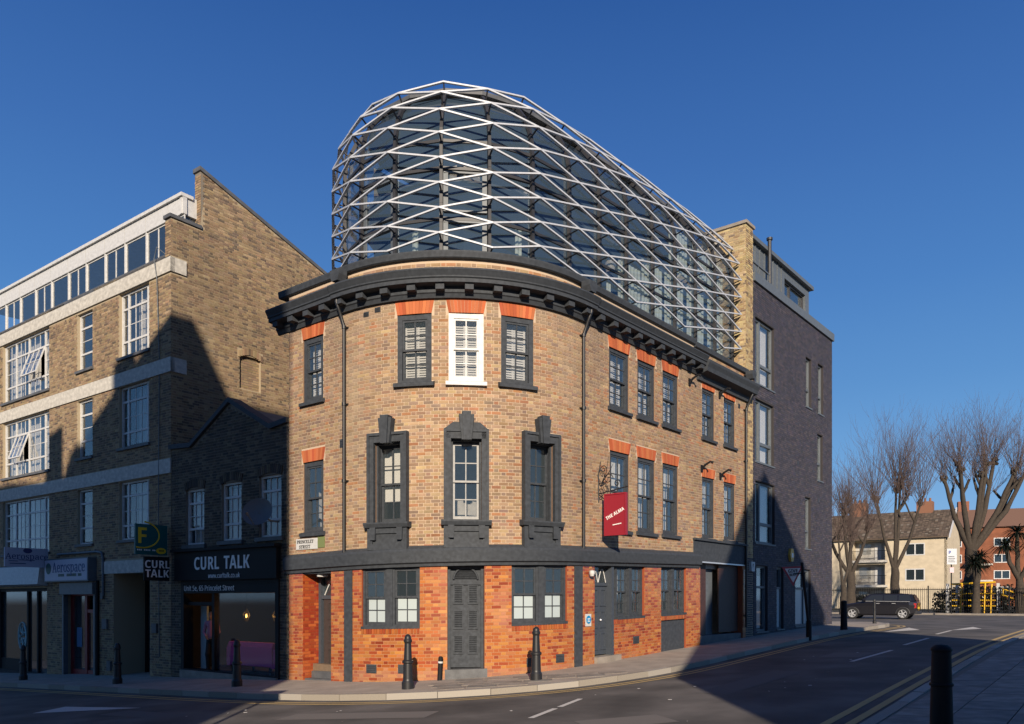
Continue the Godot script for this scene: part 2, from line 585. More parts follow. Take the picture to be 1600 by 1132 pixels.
func materials():
	var fine := noise_tex(1, .06, .84, 1.0, 5)
	var patch := noise_tex(2, .012, .70, 1.0, 5)
	var speck := noise_tex(3, .16, .78, 1.0, 3)
	var soft := noise_tex(4, .02, .86, 1.0, 4)
	var streak := noise_tex(5, .03, .76, 1.0, 5)
	M.fine = fine; M.patch = patch; M.soft = soft
	M.stock = coarse(mat(Color.WHITE, .9, fine, 3.0, 0, true), soft, .35)
	M.glazed = mat(Color.WHITE, .32, fine, 3.0, 0, true)
	M.glazed.clearcoat_enabled = true; M.glazed.clearcoat = .35; M.glazed.clearcoat_roughness = .12
	M.arch = mat(Color.WHITE, .85, fine, 4.0, 0, true)
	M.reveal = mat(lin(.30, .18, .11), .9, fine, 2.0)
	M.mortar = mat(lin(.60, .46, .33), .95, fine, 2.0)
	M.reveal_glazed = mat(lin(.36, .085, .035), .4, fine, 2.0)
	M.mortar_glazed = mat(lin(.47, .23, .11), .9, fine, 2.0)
	M.mortar_yellow = mat(lin(.42, .34, .23), .95, fine, 2.0)
	M.mortar_dark = mat(lin(.22, .19, .15), .95, fine, 2.0)
	M.mortar_black = mat(lin(.045, .04, .042), .95, fine, 2.0)
	M.engineering = coarse(mat(Color.WHITE, .75, fine, 3.0, 0, true), soft, .3)
	M.paint = coarse(mat(lin(.070, .079, .093), .68, soft, .8), streak, .5)
	M.paint.metallic_specular = .35
	M.paint_blue = mat(lin(.055, .066, .084), .6, soft, .8)
	M.paint_brown = mat(lin(.055, .045, .042), .45, soft, 1.0)
	M.white = mat(lin(.62, .615, .60), .5, soft, .7)
	M.sash_grey = mat(lin(.36, .36, .355), .6, soft, .7)
	M.band = coarse(mat(lin(.74, .70, .62), .8, soft, .6), streak, .4)
	M.steel = mat(lin(.62, .63, .65), .35, null, 1, .55)
	M.strut = mat(lin(.58, .60, .64), .58, soft, 1.5, .15)
	M.dark_metal = mat(lin(.03, .03, .034), .5)
	M.iron = mat(lin(.018, .018, .02), .45, soft, 2.0)
	M.pane = glass(lin(.10, .14, .17), .07)
	M.pane.metallic = .06
	M.frosted = mat(lin(.40, .46, .47), .3)
	M.dome_glass = glass(lin(.08, .13, .19), .36, .02)
	M.dome_glass.metallic = .2
	M.voile = mat(lin(.62, .72, .66), .8)
	M.shutter = mat(lin(.62, .61, .58), .6)
	M.blind = mat(lin(.72, .70, .64), .8)
	M.plaster = mat(lin(.5, .48, .44), .9, soft, .5)
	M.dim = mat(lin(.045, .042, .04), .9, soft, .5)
	M.floorboards = mat(lin(.2, .14, .09), .6, soft, .7)
	M.lead = coarse(mat(lin(.16, .165, .175), .6, fine, 1.5), patch, .5)
	M.asphalt = coarse(mat(lin(.20, .178, .16), .9, speck, 2.2), noise_tex(6, .014, .52, 1.0, 6), .07)
	M.asphalt.heightmap_enabled = false
	M.patch_dark = mat(lin(.13, .12, .112), .92, speck, 2.6)
	M.patch_pale = mat(lin(.19, .168, .15), .92, speck, 2.6)
	M.tarmac = coarse(mat(lin(.52, .44, .36), .92, speck, 2.6), noise_tex(7, .012, .84, 1.0, 5), .2)
	M.slab = coarse(mat(lin(.46, .40, .335), .85, speck, 1.8), patch, .4)
	M.slab2 = coarse(mat(lin(.40, .36, .31), .85, speck, 1.8), patch, .4)
	M.slab3 = coarse(mat(lin(.52, .45, .37), .85, speck, 1.8), patch, .4)
	M.granite = mat(lin(.50, .44, .36), .8, noise_tex(8, .2, .5, 1.0, 3), 2.4)
	M.granite2 = mat(lin(.42, .38, .325), .8, speck, 2.4)
	M.yellow_line = mat(lin(.62, .43, .17), .85, speck, 1.5)
	M.white_line = mat(lin(.72, .68, .62), .85, speck, 1.5)
	M.red = mat(lin(.26, .014, .028), .5)
	M.text_white = mat(lin(.8, .8, .78), .6)
	M.text_black = mat(lin(.02, .02, .022), .6)
	M.black = mat(lin(.012, .012, .014), .6)
	M.black.metallic_specular = .3
	M.bark = coarse(mat(lin(.085, .066, .05), .95, fine, 2.0), patch, .8)
	M.twig = mat(lin(.085, .058, .05), .9)
	M.leaf = mat(lin(.05, .085, .025), .6, null, 1, 0, true)
	M.leaf.backlight_enabled = true; M.leaf.backlight = Color(.25, .35, .1)
	M.soil = coarse(mat(lin(.10, .10, .06), .95, speck, 1.0), patch, .2)
	M.rust = coarse(mat(lin(.085, .04, .032), .55, soft, 1.0), streak, .5)
	M.zinc = mat(lin(.12, .138, .155), .5, soft, .6)

func strip(mb: MB, line: Array, o0: float, o1: float, y: float, step := .5):
	# a band along a ground polyline between two offsets to its right, laid on the sloping ground
	for i in line.size() - 1:
		var a: Vector2 = line[i]
		var b: Vector2 = line[i + 1]
		var na := side_of(line, i)
		var nb := side_of(line, i + 1)
		var q := [a + na * o0, b + nb * o0, b + nb * o1, a + na * o1]
		var w := []
		for e in q: w.append(Vector3(e.x, ground(e.x) + y, e.y))
		mb.quad(w[3], w[2], w[1], w[0])

func side_of(line: Array, i: int) -> Vector2:
	var t: Vector2 = (line[mini(i + 1, line.size() - 1)] - line[maxi(i - 1, 0)]).normalized()
	return Vector2(-t.y, t.x)

func curve(pts: Array, step := .5) -> Array:
	# Catmull-Rom through the points, resampled
	var out := []
	for i in pts.size() - 1:
		var p0: Vector2 = pts[maxi(i - 1, 0)]
		var p1: Vector2 = pts[i]
		var p2: Vector2 = pts[i + 1]
		var p3: Vector2 = pts[mini(i + 2, pts.size() - 1)]
		var k := maxi(1, roundi(p1.distance_to(p2) / step))
		for j in k: out.append(p1.cubic_interpolate(p2, p0, p3, float(j) / k))
	out.append(pts[-1])
	return out

func streets():
	# one sheet of asphalt over the sloping ground, then land to the horizon
	var mb := MB.new()
	var xs := []
	var x := -60.0
	while x < 110.0:
		xs.append(x); x += 2.0
	for i in xs.size() - 1:
		mb.quad(Vector3(xs[i], ground(xs[i]) - .115, 30), Vector3(xs[i + 1], ground(xs[i + 1]) - .115, 30), Vector3(xs[i + 1], ground(xs[i + 1]) - .115, -75), Vector3(xs[i], ground(xs[i]) - .115, -75))
	var road := structure("road", mb, M.asphalt)
	road_repairs(road)
	mb = MB.new()
	var land := [-900.0, -60.0, -20.0, 0.0, 10.0, 14.0, 18.0, 24.0, 40.0, 900.0]
	for i in land.size() - 1:
		var a: float = maxf(land[i], -60.0)
		var b: float = maxf(land[i + 1], -60.0)
		mb.quad(Vector3(land[i], ground(a) - .2, 400), Vector3(land[i + 1], ground(b) - .2, 400), Vector3(land[i + 1], ground(b) - .2, -850), Vector3(land[i], ground(a) - .2, -850))
	structure("ground", mb, M.soil)

	# the pub's pavement: from the kerb back under the buildings
	var kerb := curve([Vector2(-30, -35.2), Vector2(-22, -29.25), Vector2(-15.67, -24.55), Vector2(-10.93, -21.0), Vector2(-7.3, -18.25), Vector2(-5.2, -16.75), Vector2(-3.4, -15.75), Vector2(-2.0, -15.35), Vector2(-.9, -15.3), Vector2(.1, -15.45), Vector2(1.33, -15.9), Vector2(2.6, -16.8), Vector2(3.9, -18.1), Vector2(6.08, -20.9), Vector2(8.95, -24.6), Vector2(12.0, -28.3), Vector2(14.2, -31.0), Vector2(15.6, -33.0), Vector2(15.9, -34.6), Vector2(15.0, -36.2), Vector2(12.0, -38.8), Vector2(4.0, -45.0), Vector2(-8, -54)], .5)
	var poly := PackedVector2Array()
	for q in kerb: poly.append(q + Vector2.ZERO)
	poly.append(Vector2(-30, -54))
	mb = MB.new()
	var tri := Geometry2D.triangulate_polygon(poly)
	# cut finely so that it follows the slope: strips from the kerb inwards
	for i in kerb.size() - 1:
		for k in 12:
			var q := []
			for e in [[i, k], [i + 1, k], [i + 1, k + 1], [i, k + 1]]:
				var b: Vector2 = kerb[e[0]]
				var into := b.lerp(Vector2(-6, -36), clampf(.15 + (e[1] - 1) * .08, 0, .95)) if e[1] > 0 else b + (Vector2(-6, -36) - b).normalized() * .14
				q.append(Vector3(into.x, ground(into.x), into.y))
			mb.quad(q[0], q[1], q[2], q[3])
	var pave := structure("pavement", mb, M.tarmac)
	kerb_stones(pave, kerb, -1.0)
	# a few flags let into the tarmac by the corner door
	for i in 7:
		for j in 4:
			if (i * 3 + j * 5) % 11 == 0: continue
			var c := Vector2(-1.55 + i * .62 + j * .11, -17.35 + j * .46 + absf(i - 2.6) * .04)
			if c.distance_to(PubFace.O) < PubFace.R + .32 or c.y > -15.75: continue
			var on := true
			for z in kerb.size():
				if (c - kerb[z]).dot(side_of(kerb, z)) > -.5 and c.distance_to(kerb[z]) < 1.2: on = false
			if not on: continue
			slab(pave, c, .59, .43, 0.03, [M.slab, M.slab2, M.slab3][(i + j * 2) % 3])
	# lines along that kerb
	mb = MB.new()
	strip(mb, kerb.slice(0, kerb.size() - 30), .30, .39, -.110)
	strip(mb, kerb.slice(0, kerb.size() - 30), .50, .59, -.110)
	structure("yellow_line", mb, M.yellow_line)

	# the pavement across the road, on the right
	var k2 := curve([Vector2(-6.2, 4.3), Vector2(-2.0, -1.4), Vector2(1.0, -5.4), Vector2(4.1, -9.4), Vector2(7.48, -13.85), Vector2(11.1, -18.5), Vector2(14.81, -23.15), Vector2(20.4, -30.2), Vector2(23.4, -33.4), Vector2(28, -34.4), Vector2(45, -21)], .5)
	mb = MB.new()
	for i in k2.size() - 1:
		var na := side_of(k2, i)
		var nb := side_of(k2, i + 1)
		for e in 8:
			var q := []
			for w in [[k2[i], na, e], [k2[i + 1], nb, e], [k2[i + 1], nb, e + 1], [k2[i], na, e + 1]]:
				var b: Vector2 = w[0] + w[1] * (.14 + w[2] * .6)
				q.append(Vector3(b.x, ground(b.x) - .012, b.y))
			mb.quad(q[3], q[2], q[1], q[0])
	var pave2 := structure("pavement_right", mb, M.mortar_dark)
	kerb_stones(pave2, k2, 1.0)
	var d := Vector2(.6206, -.7841)
	var n := Vector2(.7841, .6206)
	for row in 6:
		var t := -9.0 + (row % 2) * .45 + rng.randf() * .3
		while t < 24.0:
			var w: float = [.9, .75, .9, .6][rng.randi() % 4]
			var c := Vector2(4.1, -9.4) + d * (t + w * .5) + n * (.18 + .31 + row * .62)
			t += w
			slab(pave2, c, w - .014, .606, -.905, [M.slab, M.slab2, M.slab2, M.slab3][rng.randi() % 4])
	mb = MB.new()
	strip(mb, k2.slice(4, k2.size() - 24), -.34, -.22, -.110)
	strip(mb, k2.slice(4, k2.size() - 24), -.62, -.50, -.110)
	structure("yellow_line_right", mb, M.yellow_line)
	# white paint on the road
	mb = MB.new()
	for q in [[Vector2(.28, -12.05), Vector2(.70, -12.95), .10], [Vector2(.78, -13.1), Vector2(1.2, -14.0), .10], [Vector2(-.6, -10.3), Vector2(-.1, -11.3), .08],
			[Vector2(7.6, -17.9), Vector2(9.6, -20.2), .11], [Vector2(10.6, -21.6), Vector2(12.5, -24.0), .11], [Vector2(13.8, -26.0), Vector2(15.6, -28.4), .11],
			[Vector2(-12.6, -15.9), Vector2(-11.3, -14.9), .09], [Vector2(-10.2, -14.6), Vector2(-9.2, -13.9), .09], [Vector2(-8.2, -13.5), Vector2(-7.4, -12.9), .09], [Vector2(-7.0, -12.6), Vector2(-5.6, -12.9), .08]]:
		dash(mb, q[0], q[1], q[2])
	structure("white_line", mb, M.white_line)
	mb = MB.new()
	for q in [[Vector2(-9.9, -16.5), Vector2(-9.75, -17.45), Vector2(-7.6, -16.4)], [Vector2(13.1, -28.2), Vector2(14.9, -29.2), Vector2(15.5, -31.2)], [Vector2(15.7, -28.6), Vector2(17.4, -29.6), Vector2(18.1, -31.4)]]:
		var w := []
		for e in q: w.append(Vector3(e.x, ground(e.x) - .110, e.y))
		mb.tri(w[0], w[1], w[2])
	structure("road_triangle", mb, M.white_line)

func road_repairs(road: Node):
	# trench repairs laid into the asphalt, and scraps of litter
	for q in [[Vector2(-2.6, -13.4), 2.6, .7, .25, .0], [Vector2(4.6, -15.2), 3.8, .62, -.88, 1.0], [Vector2(8.2, -19.6), 1.3, 1.0, -.88, .0], [Vector2(-7.0, -15.2), 2.2, .6, .62, 1.0], [Vector2(1.6, -11.2), 1.2, .8, -.2, .0]]:
		var t: Vector2 = Vector2(cos(q[3]), sin(q[3])) * q[1] * .5
		var n: Vector2 = Vector2(-t.y, t.x).normalized() * q[2] * .5
		var mb := MB.new()
		var w := []
		for e in [-t - n, t - n, t + n, -t + n]:
			var p: Vector2 = q[0] + e + Vector2(rng.randf_range(-.05, .05), rng.randf_range(-.05, .05))
			w.append(Vector3(p.x, ground(p.x) - .1105, p.y))
		mb.quad(w[3], w[2], w[1], w[0])
		put("asphalt_patch", mb.mesh(), M.patch_dark if q[4] > .5 else M.patch_pale, road)
	var bits := MB.new()
	for k in 46:
		var p := Vector2(rng.randf_range(-6, 9), 0)
		p.y = rng.randf_range(-15.0, -9.5) if p.x < 2.5 else rng.randf_range(-17.5, -12.0) - (p.x - 2.5) * .6
		var a := Vector3(rng.randf_range(-1, 1), 0, rng.randf_range(-1, 1)).normalized() * rng.randf_range(.012, .035)
		var b := Vector3(-a.z, .15 * a.length(), a.x) * .6
		var c := Vector3(p.x, ground(p.x) - .105, p.y)
		bits.quad(c - a - b, c + a - b, c + a + b, c - a + b)
	var o := put("litter", bits.mesh(), M.white_line, road)
	o.set_meta("kind", "stuff")

func dash(mb: MB, a: Vector2, b: Vector2, w: float):
	var t := (b - a).normalized()
	var n := Vector2(-t.y, t.x) * w * .5
	var q := []
	for e in [a - n, b - n, b + n, a + n]: q.append(Vector3(e.x, ground(e.x) - .110, e.y))
	mb.quad(q[3], q[2], q[1], q[0])

func slab(parent: Node, c: Vector2, w: float, dp: float, turn: float, m: Material):
	# a paving slab tilted with the ground
	var t := Vector2(cos(turn), sin(turn))
	var n := Vector2(-t.y, t.x)
	var ex := Vector3(t.x, (ground(c.x + t.x * .3) - ground(c.x - t.x * .3)) / .6, t.y) * w
	var ez := Vector3(n.x, (ground(c.x + n.x * .3) - ground(c.x - n.x * .3)) / .6, n.y) * dp
	put("paving_slab", unit_box, m, parent, Transform3D(Basis(ex, Vector3.UP * .05, ez), Vector3(c.x, ground(c.x) - .0185 + rng.randf_range(-.002, .002), c.y)))

func kerb_stones(parent: Node, line: Array, side: float):
	var i := 0
	while i < line.size() - 2:
		var a: Vector2 = line[i]
		var b: Vector2 = line[i + 2] if i + 2 < line.size() else line[-1]
		var t := (b - a).normalized()
		var n := Vector2(-t.y, t.x) * -side
		var c := (a + b) * .5 - n * .075
		var ex := Vector3(t.x, (ground(b.x) - ground(a.x)) / a.distance_to(b), t.y) * (a.distance_to(b) - .012)
		var mm: Material = [M.granite, M.granite2, M.granite][(i / 2) % 3] if (i * 7) % 5 else M.granite2
		put("kerb_stone", unit_box, mm, parent, Transform3D(Basis(ex, Vector3.UP * .26, Vector3(n.x, 0, n.y) * .155), Vector3(c.x, ground(c.x) - .125 + rng.randf_range(-.006, .006), c.y)))
		i += 2

func slab_floor(parent: Node, called: String, pts: Array, h0: float, h1: float, m: Material):
	var poly := PackedVector2Array()
	for q in pts: poly.append(Vector2(q.x, -q.y))
	var mb := MB.new()
	mb.prism(poly, Transform3D(Basis(Vector3.RIGHT, Vector3(0, 0, -1), Vector3.UP), Vector3.ZERO), h0, h1)
	put(called, mb.mesh(), m, parent)

func pub_outline(o: float) -> Array:
	var pts := []
	for s in pub.cuts(0.0, 18.0):
		var w := pub.place(s)
		pts.append(w[0] + w[2] * o)
	pts.append(Vector2(2.93, -30.77))
	return pts

func corner_pub():
	var P := thing("corner_pub", "curved tan brick corner pub with orange glazed ground floor and dark grey trim", "building", Vector3(-1, 0, -17.8))
	# openings: s0 s1 h0 h1 reveal
	var up := [[.56, 1.33], [3.62, 4.42], [4.80, 5.58], [5.98, 6.78], [9.58, 10.55], [10.98, 11.92], [12.35, 13.27], [14.80, 15.67], [16.34, 17.2]]
	var bays := [3.40, 5.19, 6.98]
	var low := [[.55, 1.62, -1.0, 2.74, .5], [2.66, 4.15, 1.33, 2.74, .2], [4.77, 5.60, -1.0, 2.74, .25], [6.23, 7.79, 1.33, 2.74, .2], [8.92, 9.80, -1.0, 2.74, .2], [9.80, 11.35, 1.33, 2.74, .2], [12.27, 13.76, 1.33, 2.74, .2], [12.27, 13.76, -1.0, 1.20, .07], [14.68, 17.80, -1.0, 2.86, .4]]
	var ops := low.duplicate()
	for u in up: ops.append([u[0], u[1], 6.75, 8.28, .22])
	var mids := [[.57, 1.34, 5.34], [9.62, 10.56, 5.65], [10.98, 11.92, 5.65], [12.35, 13.27, 5.65], [14.80, 15.65, 5.52], [16.34, 17.2, 5.52]]
	for m in mids: ops.append([m[0], m[1], 3.63, m[2], .22])
	for c in bays: ops.append([c - .34, c + .34, 3.68, 5.50, .3])
	var mb := MB.new()
	var rv := MB.new()
	wall(mb, pub, 0.0, 18.04, 2.9, 9.46, ops.slice(low.size()), .12, null, rv)
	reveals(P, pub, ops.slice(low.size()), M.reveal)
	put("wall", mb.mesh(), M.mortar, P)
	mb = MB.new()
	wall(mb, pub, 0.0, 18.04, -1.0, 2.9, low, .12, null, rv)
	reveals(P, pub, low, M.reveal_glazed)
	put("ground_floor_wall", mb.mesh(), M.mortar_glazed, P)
	# shell: party walls, floors, roof
	mb = MB.new()
	var K := Vector2(2.93, -30.77)
	var e0 := pub.place(0.02)
	var e1 := pub.place(18.02)
	for e in [[e0[0], K], [e1[0], K]]:
		mb.quad(Vector3(e[0].x, -1, e[0].y), Vector3(e[1].x, -1, e[1].y), Vector3(e[1].x, 9.3, e[1].y), Vector3(e[0].x, 9.3, e[0].y))
	put("party_wall", mb.mesh(), M.plaster, P)
	slab_floor(P, "roof", pub_outline(-.05), 9.12, 9.28, M.lead)
	slab_floor(P, "floor", pub_outline(-.3), 6.05, 6.25, M.plaster)
	slab_floor(P, "floor", pub_outline(-.3), 2.86, 3.05, M.plaster)
	slab_floor(P, "floor", pub_outline(-.3), .1, .3, M.floorboards)
	# inner partition so that the rooms are shallow
	mb = MB.new()
	for q in [[.3, 2.86], [3.05, 6.05], [6.25, 9.12]]:
		var cs := pub.cuts(0.3, 17.7)
		for i in cs.size() - 1:
			mb.quad(pub.p(cs[i], q[0], -2.7), pub.p(cs[i + 1], q[0], -2.7), pub.p(cs[i + 1], q[1], -2.7), pub.p(cs[i], q[1], -2.7))
	put("inner_wall", mb.mesh(), M.plaster, P)
	# brickwork
	var tan := [Color(.46, .295, .17), Color(.42, .26, .15), Color(.48, .325, .19), Color(.38, .235, .15), Color(.47, .225, .115), Color(.33, .225, .16), Color(.53, .37, .21), Color(.38, .255, .175), Color(.45, .305, .185)]
	var org := [Color(.45, .14, .036), Color(.42, .11, .03), Color(.49, .17, .04), Color(.36, .072, .024), Color(.45, .13, .036), Color(.29, .055, .022), Color(.52, .22, .055), Color(.46, .17, .06)]
	var skip := ops.duplicate()
	for u in up: skip.append([u[0] - .06, u[1] + .06, 8.28, 8.58])
	for m in mids: skip.append([m[0] - .06, m[1] + .06, m[2], m[2] + .3])
	for c in bays: skip.append([c - .5, c + .5, 3.0, 5.76])
	skip.append([14.2, 18.04, 2.8, 3.55])
	var grime := [[2.4, 6.6, .45, 2.0, Color(.52, .40, .27), .55], [8.0, 7.4, .5, 1.2, Color(.5, .37, .25), .45], [1.9, 7.9, .5, .7, Color(.2, .15, .12), .5], [8.9, 7.6, .6, .9, Color(.28, .2, .15), .4]]
	for k in 12: grime.append([.8 + k * 1.5, 8.5, 1.1, .34, Color(.36, .265, .19), .6])
	var bl := FastNoiseLite.new()
	bl.seed = 11; bl.frequency = .02; bl.fractal_octaves = 4
	bricks(P, pub, 0.0, 18.04, 3.05, 8.66, skip, tan, M.stock, Rect2(), 0, null, bl, grime)
	bricks(P, pub, 0.0, 18.04, 9.0, 9.45, [], tan, M.stock, Rect2(), 0, null, bl)
	low.append([2.12, 2.38, -1, 3]); low.append([8.05, 8.36, -1, 3])
	for q in [[2.66, 4.15], [6.23, 7.79], [9.8, 11.35], [12.27, 13.76]]: low.append([q[0], q[1], 1.2, 1.34])
	bricks(P, pub, 0.0, 14.68, -.375, 2.73, low, org, M.glazed, Rect2(5.6, .35, 2.4, .95), 300, null, null, [[6.0, 1.4, .22, .8, Color(.62, .3, .2), .5], [5.0, .25, 6.0, .16, Color(.5, .3, .2), .45]])
	bricks(P, pub, 17.8, 18.04, .2, 2.73, [], org, M.glazed)
	# soldier courses under the ground-floor windows
	for q in [[2.66, 4.15], [6.23, 7.79], [9.8, 11.35], [12.27, 13.76]]:
		mb = MB.new()
		var s: float = q[0]
		while s < q[1] - .05:
			var col := pick_colour([org[0], org[1], org[3]])
			fbox(mb, pub, s + .005, minf(s + .07, q[1]) - .005, 1.21, 1.33, -.02, .02, col)
			s += .075
		put("soldier_course", mb.mesh(), M.glazed, P)
	for u in up: flat_arch(P, pub, u[0], u[1], 8.28, .3, .06, M.arch)
	for m in mids: flat_arch(P, pub, m[0], m[1], m[2], .29, .07, M.arch)
	# windows
	for i in up.size():
		var w = sash(P, pub, up[i][0], up[i][1], 6.75, 8.28, M.white if i == 2 else M.paint, {"shutter": true, "frame": .11 if i < 4 else .1})
		if i == 2: w.set_meta("label", "white painted sash window at the middle of the curve")
	for i in mids.size():
		sash(P, pub, mids[i][0], mids[i][1], 3.63, mids[i][2], M.paint, {"curtain": 0.0 if i == 0 else .3 + .12 * (i % 3), "frame": .1, "side": i > 0})
	for i in 3: bay_window(P, bays[i], i)
	# ground floor windows, paired sashes on one sill
	for q in [[2.66, 4.15, 1], [6.23, 7.79, 1], [9.98, 11.35, 0], [12.27, 13.76, 0]]:
		var mid: float = (q[0] + q[1]) * .5
		for k in 2:
			var a: float = q[0] + .01 if k == 0 else mid + .07
			var b: float = mid - .07 if k == 0 else q[1] - .01
			sash(P, pub, a, b, 1.37, 2.72, M.paint, {"back": .06, "frame": .06, "sill": false, "low_glass": M.frosted if q[2] else M.pane, "side": not q[2]})
		piece("mullion", pub, mid - .075, mid + .075, 1.37, 2.73, -.2, -.03, M.paint, P)
		mb = MB.new()
		fbox(mb, pub, q[0], q[1], 1.325, 1.385, -.2, .03)
		put("sill", mb.mesh(), M.paint, P)
	# the boarded panel
	piece("panel_board", pub, 12.29, 13.74, .0, 1.2, -.065, -.045, M.paint, P)
	# fascia, cornice, parapet cap
	mb = MB.new()
	sweep(mb, pub, -.06, 14.55, [Vector2(0, 2.70), Vector2(.06, 2.70), Vector2(.07, 2.76), Vector2(.13, 2.79), Vector2(.15, 3.04), Vector2(.12, 3.09), Vector2(0, 3.17)])
	put("fascia", mb.mesh(), M.paint, P)
	var prof := [Vector2(0, 8.58), Vector2(.05, 8.58), Vector2(.09, 8.66), Vector2(.12, 8.68), Vector2(.12, 8.80), Vector2(.34, 8.82), Vector2(.34, 8.90), Vector2(.37, 8.92), Vector2(.37, 8.95), Vector2(.42, 9.03), Vector2(.44, 9.06), Vector2(.42, 9.10), Vector2(0, 9.15)]
	for q in [[-.38, 2.04, 0.0], [2.04, 8.52, .03], [8.52, 14.42, 0.0]]:
		mb = MB.new()
		var pr := []
		for v in prof: pr.append(Vector2(v.x + (q[2] if v.x > 0 else 0.0), v.y))
		sweep(mb, pub, q[0], q[1], pr)
		put("cornice", mb.mesh(), M.paint, P)
	mb = MB.new()
	sweep(mb, pub, 14.42, 18.2, [Vector2(0, 8.44), Vector2(.08, 8.44), Vector2(.12, 8.6), Vector2(.36, 8.66), Vector2(.38, 8.78), Vector2(.44, 8.90), Vector2(.45, 8.98), Vector2(0, 9.05)])
	put("cornice", mb.mesh(), M.paint, P)
	var s := -.16
	while s < 14.3:
		piece("modillion", pub, s - .095, s + .095, 8.69, 8.815, .1, .31, M.paint, P)
		s += .60
	for q in [[-.32, 2.06], [2.06, 8.5], [8.5, 14.25], [14.25, 18.1]]:
		mb = MB.new()
		var k: float = .03 if q[0] == 2.06 else 0.0
		var dz: float = -.06 if q[0] > 14 else 0.0
		sweep(mb, pub, q[0], q[1], [Vector2(-.4, 9.45 + dz), Vector2(.05 + k, 9.45 + dz), Vector2(.08 + k, 9.47 + dz), Vector2(.10 + k, 9.58 + dz), Vector2(.10 + k, 9.61 + dz), Vector2(-.4, 9.64 + dz)])
		put("parapet_cap", mb.mesh(), M.paint, P)
	# pilasters
	for q in [[2.12, 2.38], [8.05, 8.36]]:
		mb = MB.new()
		fbox(mb, pub, q[0], q[1], -.5, 2.68, -.05, .035)
		put("pilaster", mb.mesh(), M.paint, P)
	# hoppers and downpipes
	for q in [[2.17, 3.05, 8.5, 9.45], [8.34, 3.05, 8.5, 9.45], [17.93, .75, 8.4, 9.4]]:
		var g := node("downpipe", P, Transform3D(Basis(), pub.p(q[0], q[1])))
		mb = MB.new()
		var c := pub.frame(q[0], q[3], .24)
		mb.prism(PackedVector2Array([Vector2(-.1, -.24), Vector2(.1, -.24), Vector2(.16, -.1), Vector2(.16, .02), Vector2(-.16, .02), Vector2(-.16, -.1)]), c, -.12, .12)
		put("hopper", mb.mesh(), M.paint, g)
		mb = MB.new()
		var pts := [pub.p(q[0], q[3] - .2, .24), pub.p(q[0], q[2] + .25, .3), pub.p(q[0], q[2] + .05, .2), pub.p(q[0], q[2] - .25, .075), pub.p(q[0], q[1], .075)]
		mb.tube(pts, [.04, .04, .04, .04, .04], 8)
		put("pipe", mb.mesh(), M.iron, g)
		mb = MB.new()
		var h: float = q[2] - .3
		while h > q[1]:
			mb.tube([pub.p(q[0], h, .075), pub.p(q[0], h + .07, .075)], [.055, .055], 8)
			fbox(mb, pub, q[0] - .08, q[0] + .08, h + .01, h + .05, 0, .03)
			h -= 1.75
		put("pipe_collar", mb.mesh(), M.iron, g)
	# small square vents in the brickwork
	for q in [[2.8, 8.42, .15, .11], [3.12, 8.47, .15, .11], [2.02, 5.62, .15, .2], [2.95, .42, .28, .2], [3.78, .42, .28, .2], [6.75, .48, .3, .2], [7.55, .52, .26, .2], [10.9, .75, .3, .2], [17.5, 8.2, .14, .16]]:
		var g := node("air_vent", P, pub.frame(q[0], q[1]))
		piece("frame", pub, q[0] - q[2] * .5, q[0] + q[2] * .5, q[1] - q[3] * .5, q[1] + q[3] * .5, 0, .016, M.paint, g)
		for k in 4:
			piece("slat", pub, q[0] - q[2] * .42, q[0] + q[2] * .42, q[1] - q[3] * .38 + k * q[3] * .2, q[1] - q[3] * .32 + k * q[3] * .2, .014, .026, M.dark_metal, g)
	# brackets left over from old fittings
	for q in [[13.95, 8.35], [14.75, 5.85], [16.0, 8.36], [16.05, 5.75]]:
		mb = MB.new()
		mb.tube([pub.p(q[0], q[1] - .12, .02), pub.p(q[0], q[1], .12), pub.p(q[0] + .03, q[1] + .1, .28), pub.p(q[0] + .05, q[1] + .06, .36)], [.03, .035, .03, .045], 7)
		fbox(mb, pub, q[0] - .05, q[0] + .05, q[1] - .2, q[1] + .02, 0, .04)
		put("flood_lamp", mb.mesh(), M.black, P)
	pub_doors(P)

